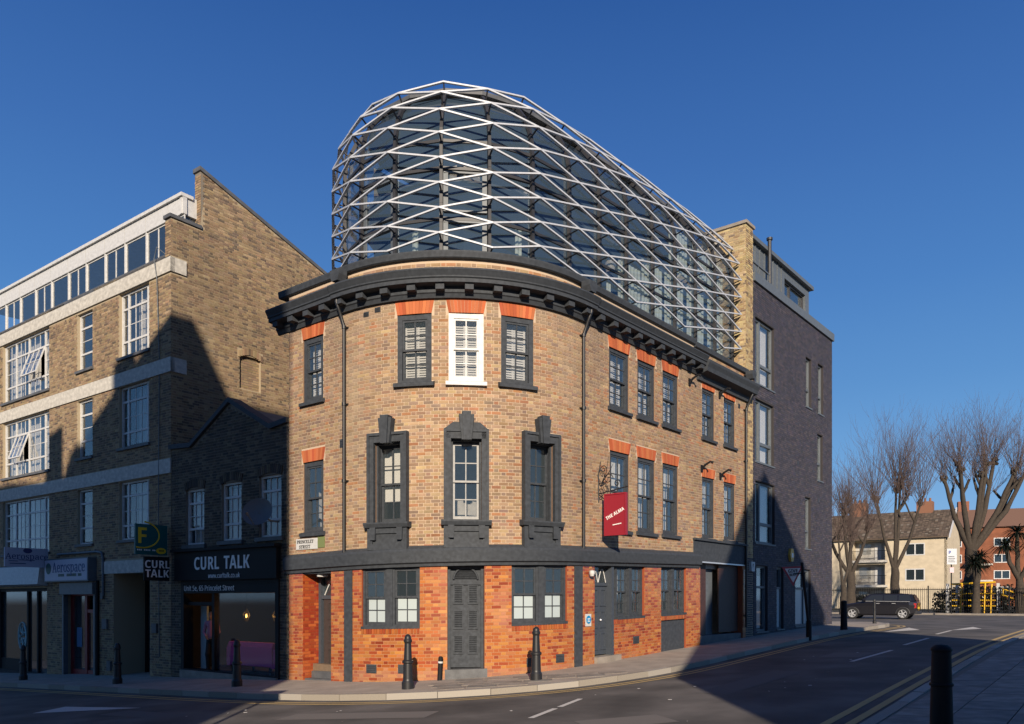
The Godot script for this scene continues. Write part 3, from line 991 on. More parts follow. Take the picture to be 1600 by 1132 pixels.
func bay_window(P: Node, c: float, i: int):
	# dark moulded surround with keystone, sill on brackets and apron panel
	var f := flat_at(pub, c, 4.5, .0)
	var g := node("window_surround", P, f.frame(0, 3.1))
	var mb := MB.new()
	for e in [[-.5, -.34], [.34, .5]]: sweep(mb, f, e[0], e[1], [Vector2(-.06, 3.66), Vector2(.09, 3.66), Vector2(.09, 5.72), Vector2(-.06, 5.72)])
	if i == 1:
		mb.prism(PackedVector2Array([Vector2(-.5, 5.5), Vector2(.5, 5.5), Vector2(.5, 5.70), Vector2(.3, 5.86), Vector2(-.3, 5.86), Vector2(-.5, 5.70)]), Transform3D(Basis(f.along(0), Vector3.UP, f.out(0)), f.p(0, 0)), -.06, .09)
	else:
		fbox(mb, f, -.34, .34, 5.5, 5.72, -.06, .085)
	for e in [[-.5, -.44], [.44, .5]]: fbox(mb, f, e[0], e[1], 3.68, 5.70, .09, .12)
	fbox(mb, f, -.44, .44, 5.65, 5.71, .088, .12)
	for e in [[-.35, -.295], [.295, .35]]: fbox(mb, f, e[0], e[1], 3.68, 5.5, -.3, -.05)
	fbox(mb, f, -.325, .325, 5.46, 5.505, -.3, -.05)
	put("architrave", mb.mesh(), M.paint, g)
	mb = MB.new()
	mb.prism(PackedVector2Array([Vector2(-.11, 5.46), Vector2(.11, 5.46), Vector2(.17, 6.02), Vector2(-.17, 6.02)]), Transform3D(Basis(f.along(0), Vector3.UP, f.out(0)), f.p(0, 0)), .0, .19)
	mb.prism(PackedVector2Array([Vector2(-.065, 5.45), Vector2(.065, 5.45), Vector2(.1, 6.08), Vector2(-.1, 6.08)]), Transform3D(Basis(f.along(0), Vector3.UP, f.out(0)), f.p(0, 0)), .0, .23)
	put("keystone", mb.mesh(), M.paint, g)
	mb = MB.new()
	sweep(mb, f, -.56, .56, [Vector2(-.1, 3.58), Vector2(.14, 3.58), Vector2(.18, 3.66), Vector2(.18, 3.69), Vector2(-.1, 3.72)])
	put("sill", mb.mesh(), M.paint, g)
	mb = MB.new()
	fbox(mb, f, -.5, .5, 3.08, 3.58, -.04, .05)
	ring(mb, f, -.5, .5, 3.08, 3.58, .13, .05, .09)
	for e in [-.34, .34]: mb.prism(PackedVector2Array([Vector2(-.06, 3.3), Vector2(.06, 3.3), Vector2(.07, 3.58), Vector2(-.07, 3.58)]), Transform3D(Basis(f.along(0), Vector3.UP, f.out(0)), f.p(e, 0)), .08, .14)
	put("apron", mb.mesh(), M.paint, g)
	sash(P, pub, c - .34, c + .34, 3.70, 5.48, M.paint, {"back": .16, "frame": .05, "sill": false, "curtain": [.72, .0, .0][i], "sash_m": M.sash_grey if i == 1 else M.paint})

func pub_doors(P: Node):
	# recessed side door with a fanlight
	var f := flat_at(pub, 1.08, .5, -.5)
	var g := node("door", P, f.frame(0, 0))
	var base := .28
	piece("leaf", f, -.36, .46, base, 2.05, -.06, 0, M.paint_brown, g)
	var mb := MB.new()
	ring(mb, f, -.5, .54, base, 2.72, .1, -.08, .05, .0)
	fbox(mb, f, -.42, .46, 2.05, 2.14, -.06, .04)
	put("frame", mb.mesh(), M.paint_blue, g)
	for k in 3:
		mb = MB.new()
		ring(mb, f, -.2, .3, base + .12 + k * .57, base + .58 + k * .57, .06, 0, .025)
		put("panel", mb.mesh(), M.paint_brown, g)
	piece("fanlight", f, -.4, .44, 2.14, 2.62, -.05, -.04, M.pane, g)
	mb = MB.new()
	for q in [[-.34, .05], [.05, .4]]:
		var pts := []
		for k in 7:
			var t := k / 6.0
			pts.append(f.p(lerpf(q[0], q[1], t), 2.15 + .42 * (sin(t * PI * .5) if q[0] < 0 else cos(t * PI * .5)), -.02))
		mb.tube(pts, [.016, .016, .016, .016, .016, .016, .016], 5)
	put("tracery", mb.mesh(), M.white, g)
	mb = MB.new()
	mb.lathe(f.p(.32, 1.22, .05), [Vector2(0, -.04), Vector2(.035, -.03), Vector2(.045, 0), Vector2(.035, .03), Vector2(0, .04)], 10)
	put("door_knob", mb.mesh(), M.iron, g)
	mb = MB.new()
	fbox(mb, pub, .56, 1.61, -.4, .12, -.5, -.05)
	fbox(mb, pub, .6, 1.6, .12, .29, -.55, -.22)
	put("step", mb.mesh(), M.lead, g)
	mb = MB.new()
	for q in [[.55, 0.0], [1.62, 0.0]]:
		pass
	piece("soffit", pub, .55, 1.62, 2.66, 2.72, -.6, 0, M.paint, g)
	mb = MB.new()
	mb.lathe(pub.p(1.05, 2.58, -.2), [Vector2(0, 0), Vector2(.13, .01), Vector2(.14, .05), Vector2(.12, .09)], 14)
	put("porch_lamp", mb.mesh(), M.white, g)
	# glazed brick reveal of the recess
	var rv := Face.new()
	var w := pub.place(.55)
	rv.at = w[0]; rv.d = -w[2]
	rv.lift = pub.drift(.5, 1.0)
	var org := [Color(.40, .075, .022), Color(.33, .045, .018), Color(.47, .115, .03)]
	bricks(P, rv, 0.0, .5, -.2, 2.7, [], org, M.glazed)
	# six-panel corner door with louvres
	f = flat_at(pub, 5.185, 1.0, -.22)
	g = node("door", P, f.frame(0, .3))
	base = .42
	piece("leaf", f, -.34, .34, base, 2.28, -.06, 0, M.paint, g)
	mb = MB.new()
	ring(mb, f, -.42, .42, base - .1, 2.72, .08, -.07, .06, .0)
	fbox(mb, f, -.34, .34, 2.28, 2.36, -.06, .05)
	put("frame", mb.mesh(), M.paint, g)
	for k in 3:
		for e in [-.165, .165]:
			mb = MB.new()
			var h0: float = base + .3 + k * .56
			ring(mb, f, e - .115, e + .115, h0, h0 + .43, .028, 0, .03)
			for q in 7: mb.box(f.p(e, h0 + .06 + q * .05, .012), f.along(0) * .082, Vector3(0, .016, 0) + f.out(0) * .012, f.out(0) * .004)
			put("louvre_panel", mb.mesh(), M.paint, g)
	mb = MB.new()
	var arc := []
	var rr := []
	for k in 13:
		var a := PI * k / 12.0
		arc.append(f.p(-cos(a) * .27, 2.4 + sin(a) * .27, .03)); rr.append(.025)
	mb.tube(arc, rr, 6)
	fbox(mb, f, -.34, .34, 2.36, 2.66, -.05, -.01)
	for q in 6:
		var hw := sqrt(maxf(.001, .27 * .27 - pow(.02 + q * .042, 2.0)))
		mb.box(f.p(0, 2.42 + q * .042, .015), f.along(0) * hw, Vector3(0, .013, 0) + f.out(0) * .014, f.out(0) * .004)
	put("fanlight_louvre", mb.mesh(), M.paint, g)
	mb = MB.new()
	fbox(mb, pub, 4.72, 5.65, -.2, .40, -.28, .07)
	put("step", mb.mesh(), M.lead, g)
	# panelled street door on the right with gothic fanlight
	f = flat_at(pub, 9.36, 1.0, -.16)
	g = node("door", P, f.frame(0, .4))
	base = .47
	piece("leaf", f, -.4, .4, base, 2.2, -.06, 0, M.paint_blue, g)
	mb = MB.new()
	ring(mb, f, -.44, .6, base - .05, 2.74, .07, -.07, .05, .0)
	fbox(mb, f, .4, .62, base - .05, 2.74, -.07, .04)
	fbox(mb, f, -.4, .4, 2.2, 2.28, -.06, .04)
	put("frame", mb.mesh(), M.paint_blue, g)
	for k in 3:
		for e in [-.19, .17]:
			mb = MB.new()
			ring(mb, f, e - .13, e + .13, base + .12 + k * .55, base + .56 + k * .55, .04, 0, .024)
			put("panel", mb.mesh(), M.paint_blue, g)
	piece("door_post", pub, 9.70, 9.815, .4, 2.76, -.2, .004, M.paint_blue, g)
	piece("fanlight", f, -.37, .37, 2.28, 2.68, -.05, -.04, M.pane, g)
	mb = MB.new()
	for q in [[-.36, -.02, 1], [-.36, -.02, 0], [.0, .34, 1], [.0, .34, 0]]:
		var pts := []
		var r2 := []
		for k in 7:
			var t := k / 6.0
			var hh := sin(t * PI * .5) if q[2] else sin((1 - t) * PI * .5)
			pts.append(f.p(lerpf(q[0], q[1], t * .5 + (0.0 if q[2] else .5)), 2.29 + .34 * hh, -.02)); r2.append(.013)
		mb.tube(pts, r2, 5)
	put("tracery", mb.mesh(), M.white, g)
	mb = MB.new()
	mb.lathe(f.p(.02, 1.34, .04), [Vector2(0, -.03), Vector2(.03, -.02), Vector2(.035, 0), Vector2(.03, .02), Vector2(0, .03)], 10)
	put("door_knob", mb.mesh(), M.steel, g)
	mb = MB.new()
	fbox(mb, pub, 8.9, 10.02, -.1, .44, -.25, .1)
	put("step", mb.mesh(), M.slab, g)
	# rusty metal gate leaves at the far end, below a plain panel
	g = node("gate", P, pub.frame(16.2, .5))
	piece("leaf", pub, 14.70, 15.62, .62, 2.84, -.3, -.27, M.rust, g)
	piece("leaf", pub, 16.32, 17.78, .64, 2.84, -.2, -.16, M.rust, g)
	piece("inner_door", pub, 15.62, 16.35, .6, 2.84, -.42, -.40, M.zinc, g)
	piece("threshold", pub, 14.68, 17.8, .3, .6, -.4, -.05, M.lead, g)
	piece("head_panel", pub, 14.22, 18.04, 2.86, 3.50, -.02, .03, M.paint, g)
	piece("head_ledge", pub, 14.18, 18.06, 3.50, 3.56, -.02, .10, M.paint, g)
	piece("head_trim", pub, 14.68, 18.0, 2.82, 2.86, -.02, .045, M.steel, g)

func glasshouse():
	# columns of a diagrid: plan position and outward direction
	var G := thing("rooftop_glasshouse", "rounded glass rooftop extension wrapped in a white diamond lattice", "glasshouse", Vector3(-1.4, 9.3, -21.5))
	var cols := []
	for a in [200.5, 179.0, 158.0, 136.7, 115.5, 94.0, 73.2, 51.8]:
		var nn := Vector2(cos(deg_to_rad(a)), sin(deg_to_rad(a)))
		cols.append([PubFace.O + nn * 3.4, nn])
	var nr := Vector2(.77327, .63408)
	for t in [[.65, -.45], [1.9, -.36], [3.13, -.28], [4.47, -.22], [5.74, -.18], [7.03, -.15], [8.37, -.13], [9.7, -.12]]:
		cols.append([PubFace.C + nr * t[1] + PubFace.DR * t[0], nr])
	var at := func(col: int, arc: float, inn: float) -> Vector3:
		# arc: metres up the skin from height 10.0
		var up := 12.6 - 10.0
		var i := inn
		var h := 10.0 + arc
		if arc > up:
			var q := (arc - up) / 2.2
			i = 2.2 - (2.2 - inn) * cos(q)
			h = 12.6 + (2.2 - inn) * sin(q)
		var w: Vector2 = cols[col][0] - cols[col][1] * i
		return Vector3(w.x, h, w.y)
	var step := .575
	var tops := 8
	for c in cols.size() - 1:
		var odd := c % 2 == 1      # this column's nodes sit half a step higher
		for k in tops:
			# even column: nodes at k*step; odd: (k+.5)*step
			var a0 := (k + (.5 if odd else 0.0)) * step
			var pa: Vector3 = at.call(c, a0, 0.0)
			for e in [-.5, .5]:
				var b0: float = a0 + e * step
				if b0 < -.01 or b0 > (tops - .5) * step + .01: continue
				strut(G, pa, at.call(c + 1, b0, 0.0), cols[c][1], .036, .055, M.strut, "strut")
	# inside it: mullions, transoms, glass
	for c in cols.size():
		var mb := MB.new()
		var prev: Vector3 = at.call(c, -.7, .3)
		for k in range(1, 13):
			var arc := -.7 + k * .45
			var q: Vector3 = at.call(c, arc, .3)
			bar(mb, prev, q, Vector3(cols[c][1].x, 0, cols[c][1].y), .075, .09)
			prev = q
		put("mullion", mb.mesh(), M.dark_metal, G)
		for k in tops:
			var a0 := (k + (.5 if c % 2 == 1 else 0.0)) * step
			strut(G, at.call(c, a0, .0), at.call(c, a0 - .05, .3), Vector2(cols[c][1].y, -cols[c][1].x), .022, .035, M.dark_metal, "bracket")
	var lv := [-.6, .78, 1.95, 2.6, 3.2, 3.8, 4.5]
	for c in cols.size() - 1:
		for k in lv.size() - 1:
			var a: Vector3 = at.call(c, lv[k], .36)
			var b: Vector3 = at.call(c + 1, lv[k], .36)
			var d: Vector3 = at.call(c + 1, lv[k + 1], .36)
			var e: Vector3 = at.call(c, lv[k + 1], .36)
			var mb := MB.new()
			mb.quad(a, b, d, e)
			put("glass_panel", mb.mesh(), M.dome_glass, G)
			if k in [1, 2, 3]:
				mb = MB.new()
				bar(mb, a, b, Vector3.UP, .09 if k == 2 else .05, .07)
				put("transom", mb.mesh(), M.dark_metal, G)
	# opening lights with pale frames
	for c in [3, 5]:
		for r in [[-.35, .7], [.95, 1.85]]:
			var mb := MB.new()
			for z in [[0.04, .14], [.86, .96]]:
				var w0: Vector3 = at.call(c, r[0], .33).lerp(at.call(c + 1, r[0], .33), (z[0] + z[1]) * .5)
				var w1: Vector3 = at.call(c, r[1], .33).lerp(at.call(c + 1, r[1], .33), (z[0] + z[1]) * .5)
				bar(mb, w0, w1, Vector3(cols[c][1].x, 0, cols[c][1].y), .11, .04)
			for y in r:
				bar(mb, at.call(c, y, .33).lerp(at.call(c + 1, y, .33), .05), at.call(c, y, .33).lerp(at.call(c + 1, y, .33), .95), Vector3.UP, .07, .04)
			put("window_frame", mb.mesh(), M.zinc, G)
	# roof lid, floors and an inner core
	var edge := []
	for c in cols.size():
		var w: Vector3 = at.call(c, 4.4, .36)
		edge.append(Vector2(w.x, w.z))
	var back := [cols[-1][0] - nr * 5.4, cols[0][0] + Vector2(3.0, -2.5)]
	slab_floor(G, "roof", edge + back, 14.1, 14.2, M.lead)
	edge = []
	for c in cols.size(): edge.append(cols[c][0] - cols[c][1] * .75)
	slab_floor(G, "gallery_floor", edge + back, 11.75, 11.9, M.zinc)
	slab_floor(G, "floor", edge + back, 9.29, 9.33, M.floorboards)
	var mb := MB.new()
	var ring_pts := []
	for c in range(2, cols.size()): ring_pts.append(cols[c][0] - cols[c][1] * 2.9)
	for i in ring_pts.size() - 1:
		if i % 4 == 3: continue
		mb.quad(Vector3(ring_pts[i].x, 9.3, ring_pts[i].y), Vector3(ring_pts[i + 1].x, 9.3, ring_pts[i + 1].y), Vector3(ring_pts[i + 1].x, 14.1, ring_pts[i + 1].y), Vector3(ring_pts[i].x, 14.1, ring_pts[i].y))
	put("inner_wall", mb.mesh(), M.plaster, G)
	mb = MB.new()
	for e in [[edge[-1], back[0]], [back[0], back[1]], [back[1], edge[0]]]:
		mb.quad(Vector3(e[0].x, 9.3, e[0].y), Vector3(e[1].x, 9.3, e[1].y), Vector3(e[1].x, 14.1, e[1].y), Vector3(e[0].x, 14.1, e[0].y))
	put("back_wall", mb.mesh(), M.plaster, G)
	# pale curtains and posts behind the glass
	for q in [[4, .35, 9.33, 10.6], [6, .8, 9.33, 10.9], [9, .6, 9.33, 10.5], [10, .4, 9.33, 11.3], [11, .3, 9.33, 11.7], [12, .3, 9.33, 11.7], [13, .35, 9.33, 11.7], [14, .4, 9.33, 11.7], [12, .5, 11.9, 13.2], [13, .5, 11.9, 13.1], [14, .4, 11.9, 13.0]]:
		var w: Vector2 = (cols[q[0]][0] - cols[q[0]][1] * .55).lerp(cols[q[0] + 1][0] - cols[q[0] + 1][1] * .55, q[1])
		var t: Vector2 = (cols[q[0] + 1][0] - cols[q[0]][0]).normalized()
		var wide := 1.15 if q[0] > 9 else .16
		mb = MB.new()
		var folds := int(maxf(3, wide / .08))
		for k in folds:
			var x0 := -wide * .5 + wide * k / folds
			var x1 := -wide * .5 + wide * (k + 1) / folds
			var z0 := .03 * (k % 2)
			var z1 := .03 * ((k + 1) % 2)
			var a := w + t * x0 + Vector2(-t.y, t.x) * z0
			var b := w + t * x1 + Vector2(-t.y, t.x) * z1
			mb.quad(Vector3(a.x, q[2], a.y), Vector3(b.x, q[2], b.y), Vector3(b.x, q[3], b.y), Vector3(a.x, q[3], a.y))
		put("curtain", mb.mesh(), M.voile, G)
	# house plants on the terrace floor, things of their own
	var k := 0
	for q in [[7, .6, 9.33, 1.0, "leafy green house plant behind the glass above the corner pub's curve"], [7, .5, 11.9, 1.0, "bushy plant on the upper gallery behind the lattice"], [10, .3, 11.2, .9, "dark spiky plant seen through the long glazed side"]]:
		var w: Vector2 = (cols[q[0]][0] - cols[q[0]][1] * 1.1).lerp(cols[q[0] + 1][0] - cols[q[0] + 1][1] * 1.1, q[1])
		plant_pot(Vector3(w.x, q[2], w.y), q[3], q[4], k)
		k += 1

func plant_pot(at: Vector3, tall: float, label: String, k: int):
	var t := thing("house_plant", label, "plant", at, 0, "plants in the glasshouse")
	var mb := MB.new()
	mb.lathe(Vector3.ZERO, [Vector2(0, 0), Vector2(.13, 0), Vector2(.17, .3), Vector2(.15, .3), Vector2(0, .27)], 12)
	local(t, "pot", mb, M.white)
	mb = MB.new()
	for i in 90:
		var a := rng.randf() * TAU
		var r := rng.randf_range(.05, .42)
		var h := rng.randf_range(.3, tall)
		var p := Vector3(cos(a) * r, h, sin(a) * r)
		var d := Vector3(cos(a), rng.randf_range(.1, .9), sin(a)).normalized() * rng.randf_range(.1, .22)
		var w := d.cross(Vector3.UP).normalized() * .045
		mb.quad(p - w * .3, p + d * .5 - w, p + d, p + d * .5 + w, Color(.06, .14, .03) * rng.randf_range(.7, 1.6))
	local(t, "foliage", mb, M.leaf)

func bar(mb: MB, a: Vector3, b: Vector3, side: Vector3, w: float, dp: float):
	var t := (b - a)
	var ln := t.length() * .5
	t = t.normalized()
	var y := (side - t * side.dot(t)).normalized()
	var x := t.cross(y)
	mb.box((a + b) * .5, t * (ln + .005), x * w * .5, y * dp * .5)

func strut(parent: Node, a: Vector3, b: Vector3, out2: Vector2, w: float, dp: float, m: Material, called: String):
	var t := b - a
	var ln := t.length()
	t = t.normalized()
	var side := Vector3(out2.x, 0, out2.y)
	var y := (side - t * side.dot(t)).normalized()
	put(called, unit_box, m, parent, Transform3D(Basis(t * (ln + w * .3), t.cross(y) * w, y * dp), (a + b) * .5))

func steel_window(P: Node, f: Face, s0: float, s1: float, h0: float, h1: float, cols: Array, rows: Array, opens: Array = []):
	# white metal window: cols and rows are the fractions of its main divisions; panes is how each is glazed
	var w := node("window", P, f.frame((s0 + s1) * .5, h0))
	var mb := MB.new()
	ring(mb, f, s0, s1, h0, h1, .06, -.16, -.09)
	var cs := [s0 + .06]
	for c in cols: cs.append(lerpf(s0, s1, c[0]))
	cs.append(s1 - .06)
	var hs := [h0 + .06]
	for r in rows: hs.append(lerpf(h0, h1, r[0]))
	hs.append(h1 - .06)
	for i in range(1, cs.size() - 1): fbox(mb, f, cs[i] - .035, cs[i] + .035, h0, h1, -.155, -.095)
	for j in range(1, hs.size() - 1): fbox(mb, f, s0, s1, hs[j] - .03, hs[j] + .03, -.15, -.1)
	put("frame", mb.mesh(), M.white, w)
	mb = MB.new()
	fbox(mb, f, s0 - .06, s1 + .06, h0 - .08, h0, -.1, .07)
	put("sill", mb.mesh(), M.lead, w)
	var cn := []
	for c in cols: cn.append(c[1])
	cn.append(opens[0] if opens.size() else 1)
	mb = MB.new()
	for i in cs.size() - 1:
		var nx: int = cols[i][1] if i < cols.size() else 1
		for j in hs.size() - 1:
			var ny: int = rows[j][1] if j < rows.size() else 1
			var tilt := false
			for q in opens:
				if q is Array and q[0] == i and q[1] == j: tilt = true
			var a: float = cs[i] + .03
			var b: float = cs[i + 1] - .03
			var c: float = hs[j] + .025
			var d: float = hs[j + 1] - .025
			if tilt:
				# a top-hung light pushed open
				var fr := MB.new()
				var tf := Face.new()
				tf.at = f.at; tf.d = f.d
				var swing := Transform3D(Basis(f.along(0), .30), Vector3.ZERO)
				var top := f.p((a + b) * .5, d, -.1)
				var x := f.along(0) * (b - a) * .5
				var y := (Basis(f.along(0), -.32) * Vector3.UP) * (d - c)
				var z := f.along(0).cross(y.normalized())
				for e in [-1.0, 1.0]: fr.box(top + x * e * .96 - y * .5, f.along(0) * .025, y * .5, z * .02)
				for e in [.02, .98]: fr.box(top - y * e, x, y.normalized() * .025, z * .02)
				for e in range(1, nx): fr.box(top + x * (2.0 * e / nx - 1.0) - y * .5, f.along(0) * .011, y * .5, z * .014)
				for e in range(1, ny): fr.box(top - y * (float(e) / ny), x, y.normalized() * .011, z * .014)
				put("casement", fr.mesh(), M.white, w)
				for e in nx:
					for g in ny:
						var pc := top + x * (2.0 * (e + .5) / nx - 1.0) - y * ((g + .5) / ny)
						put("pane", unit_box, M.pane, w, Transform3D(Basis(x * 2.0 / nx * .93, y / ny * .95, z * .006), pc))
				continue
			bars(mb, f, a, b, c, d, nx, ny, .022, -.14, -.115)
			panes(w, f, a, b, c, d, nx, ny, .022, -.125, M.pane)
	if mb.v.size(): put("glazing_bars", mb.mesh(), M.white, w)
	# pale curtains hang inside
	mb = MB.new()
	var n := int((s1 - s0) / .09)
	for k in n:
		if (k / 5 + int(s0 * 3)) % 3 == 0: continue
		var a := lerpf(s0, s1, float(k) / n)
		var b := lerpf(s0, s1, float(k + 1) / n)
		mb.quad(f.p(a, h0, -.36 - .03 * (k % 2)), f.p(b, h0, -.36 - .03 * ((k + 1) % 2)), f.p(b, h1, -.36 - .03 * ((k + 1) % 2)), f.p(a, h1, -.36 - .03 * (k % 2)))
	if mb.v.size(): put("curtain", mb.mesh(), M.plaster, w)

func warehouse():
	var W := thing("warehouse_building", "long yellow brick warehouse with white concrete bands and white grid windows", "building", left.p(-11, -.6))
	var f := left
	var a3 := [[[.23, 1], [.52, 3], [.80, 3]], [[.23, 1], [.52, 1]], ]
	var ops := []
	var big := [[9.2, 11.36], [6.4, 8.46], [3.55, 5.52]]
	var nar := [[9.42, 11.3], [6.54, 8.44], [3.70, 5.5]]
	for r in 3:
		ops.append([-16.82, -13.03, big[r][0], big[r][1], .2])
		ops.append([-11.0, -9.97, nar[r][0], nar[r][1], .2])
		ops.append([-8.29, -6.54, big[r][0] + .17, big[r][1], .2])
	var shop := [[-17.4, -13.2, -1.6, 2.3, .3], [-11.95, -9.76, -1.6, 2.42, .35], [-8.62, -6.5, -1.6, 2.70, 1.1]]
	ops += shop
	var mb := MB.new()
	wall(mb, f, -20.5, -5.36, -1.6, 11.9, ops)
	put("wall", mb.mesh(), M.mortar_yellow, W)
	var yel := [Color(.42, .295, .17), Color(.36, .245, .14), Color(.45, .325, .19), Color(.32, .215, .13), Color(.25, .17, .115), Color(.39, .255, .15), Color(.40, .285, .17), Color(.19, .14, .10)]
	var bl := FastNoiseLite.new()
	bl.seed = 5; bl.frequency = .02; bl.fractal_octaves = 4
	var skip := ops.duplicate()
	for h in [11.38, 8.48, 5.55]: skip.append([-21, -5, h, h + .42])
	skip.append([-9.4, -6.4, 2.7, 3.1])
	bricks(W, f, -18.2, -5.36, -.9, 11.85, skip, yel, M.stock, Rect2(-8.0, 5.9, 3.2, 3.6), 150, null, bl)
	# side wall, lower at the street and taller behind, falling to the back
	var q := f.place(-5.36)
	var sf := Face.new()
	sf.at = q[0]
	sf.d = Vector2(.59534, -.80347)
	var top := func(s: float) -> float: return 12.95 if s < .95 else 14.72 - (s - .95) * .33
	mb = MB.new()
	var blocked := [[2.28, 3.06, 8.5, 9.55, .12]]
	wall(mb, sf, 0, 12.0, -1.0, 14.8, blocked, .12, top)
	put("side_wall", mb.mesh(), M.mortar_yellow, W)
	var skip2 := blocked.duplicate()
	skip2.append([0, .48, 11.38, 11.8]); skip2.append([0, .48, 8.48, 8.9]); skip2.append([0, .2, 5.55, 5.97]); skip2.append([2.2, 3.14, 9.5, 9.7])
	bricks(W, sf, 0, 6.4, 5.4, 14.8, skip2, yel, M.stock, Rect2(.2, 8.5, 3.4, 3.6), 150, top, bl, [[1.2, 9.0, .12, 1.6, Color(.5, .42, .3), .5], [1.1, 10.4, 2.2, 1.4, Color(.10, .075, .055), .35]])
	# bricked-up opening with a cambered head
	piece("infill", sf, 2.28, 3.06, 8.5, 9.55, -.13, -.1, M.mortar_dark, W)
	bricks(W, flat_off(sf, -.1), 2.28, 3.06, 8.5, 9.55, [], [yel[0], yel[1], yel[3]], M.stock)
	mb = MB.new()
	for k in 12:
		var t := (k + .5) / 12.0
		var a := lerpf(2.22, 3.12, t)
		var b := 9.55 + .14 * sin(t * PI)
		mb.box(sf.p(a, b, .012), sf.along(0) * .034, Vector3.UP * .1, sf.out(0) * .02, pick_colour(yel))
	put("brick_arch", mb.mesh(), M.stock, W)
	# copings
	mb = MB.new()
	fbox(mb, sf, -.06, .97, 12.95, 13.05, -.32, .05)
	put("coping", mb.mesh(), M.lead, W)
	mb = MB.new()
	var fr := Transform3D(Basis(sf.along(0), Vector3.UP, sf.out(0)), sf.p(0, 0))
	mb.prism(PackedVector2Array([Vector2(.9, 14.70), Vector2(12, 11.05), Vector2(12, 11.15), Vector2(.9, 14.82)]), fr, -.34, .05)
	put("coping", mb.mesh(), M.lead, W)
	mb = MB.new()
	mb.prism(PackedVector2Array([Vector2(.95, 11.5), Vector2(1.2, 11.5), Vector2(1.2, 14.62), Vector2(.95, 14.70)]), fr, -.3, -.004)
	mb.prism(PackedVector2Array([Vector2(0.0, 11.8), Vector2(.95, 11.8), Vector2(.95, 12.95), Vector2(0.0, 12.95)]), fr, -.3, -.004)
	put("wall_end", mb.mesh(), M.mortar_dark, W)
	var ef := Face.new()
	var ew := sf.p(.95, 0, -.3)
	ef.at = Vector2(ew.x, ew.z); ef.d = left.d
	bricks(W, ef, 0, .3, 11.6, 14.65, [], yel, M.stock)
	ew = sf.p(0, 0, -.3)
	var ef2 := Face.new()
	ef2.at = Vector2(ew.x, ew.z); ef2.d = left.d
	bricks(W, ef2, 0, .3, 11.85, 12.95, [], yel, M.stock)
	# white bands
	for b in [[11.38, 11.80, .46], [8.48, 8.90, .46], [5.55, 5.97, .2]]:
		mb = MB.new()
		fbox(mb, f, -20.5, -5.31, b[0], b[1], -.1, .05)
		fbox(mb, sf, -.045, b[2], b[0] + .002, b[1] - .002, -.1, .05)
		put("concrete_band", mb.mesh(), M.band, W)
	mb = MB.new()
	fbox(mb, f, -9.32, -6.43, 2.70, 3.09, -.1, .04)
	put("lintel", mb.mesh(), M.band, W)
	# windows
	var gcols := [[.11, 1], [.28, 1], [.52, 3], [.86, 3]]
	for r in 3:
		var tilt := [[2, 1]] if r == 0 else ([[1, 1]] if r == 1 else [])
		steel_window(W, f, -16.82, -13.03, big[r][0], big[r][1], [[.24, 2], [.52, 3], [.86, 3]], [[.26, 1], [.74, 2]], [1] + tilt)
		steel_window(W, f, -11.0, -9.97, nar[r][0], nar[r][1], [], [[.3, 1], [.75, 2]], [3])
		steel_window(W, f, -8.29, -6.54, big[r][0] + .17, big[r][1], [[.22, 1], [.86, 3]], [[.25, 1], [.76, 2]], [1])
	# glazed top storey, set back behind a gutter ledge
	var tf := flat_off(f, -.5)
	mb = MB.new()
	fbox(mb, f, -20.5, -5.4, 11.80, 11.95, -.8, .0)
	put("gutter_ledge", mb.mesh(), M.lead, W)
	mb = MB.new()
	fbox(mb, tf, -20.5, -5.5, 13.80, 13.90, -.3, .10)
	put("roof_edge", mb.mesh(), M.white, W)
	var s := -20.4
	var k := 0
	while s < -5.7:
		var e := minf(s + 1.28, -5.5)
		piece("cladding_panel", tf, s + .012, e - .012, 13.30, 13.80, -.1, .03, M.white, W)
		var tw := node("top_window", W, tf.frame(s, 12.0))
		mb = MB.new()
		ring(mb, tf, s + .02, e - .02, 11.97, 13.28, .032, -.05, -.02)
		if k % 2 == 0: fbox(mb, tf, s + .63, s + .66, 12.0, 13.25, -.05, -.02)
		put("frame", mb.mesh(), M.white, tw)
		piece("pane", tf, s + .05, e - .05, 12.0, 13.25, -.04, -.034, M.pane, tw)
		piece("post", tf, s - .026, s + .026, 11.95, 13.32, -.02, .015, M.white, W)
		s += 1.28; k += 1
	piece("end_return", f, -5.66, -5.56, 13.3, 13.88, -1.25, -.45, M.white, W)
	piece("end_window", f, -5.64, -5.62, 11.95, 13.3, -1.25, -.5, M.pane, W)
	slab_floor(W, "roof", [v2(tf.p(-20.5, 0)), v2(tf.p(-5.7, 0)), v2(f.p(-5.7, 0, -4)), v2(f.p(-20.5, 0, -4))], 13.72, 13.79, M.lead)
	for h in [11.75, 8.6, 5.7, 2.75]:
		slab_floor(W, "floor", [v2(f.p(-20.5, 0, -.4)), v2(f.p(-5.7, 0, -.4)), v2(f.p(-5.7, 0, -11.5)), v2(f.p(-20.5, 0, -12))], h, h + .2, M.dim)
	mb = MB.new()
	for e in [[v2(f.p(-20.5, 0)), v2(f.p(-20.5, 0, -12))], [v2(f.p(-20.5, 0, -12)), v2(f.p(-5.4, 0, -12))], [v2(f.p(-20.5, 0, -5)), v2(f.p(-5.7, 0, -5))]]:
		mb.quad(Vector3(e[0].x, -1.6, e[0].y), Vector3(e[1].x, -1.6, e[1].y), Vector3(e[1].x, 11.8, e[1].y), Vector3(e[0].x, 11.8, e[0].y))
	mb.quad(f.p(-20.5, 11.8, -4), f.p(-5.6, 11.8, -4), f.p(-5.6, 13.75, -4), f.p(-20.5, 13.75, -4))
	put("back_wall", mb.mesh(), M.dim, W)
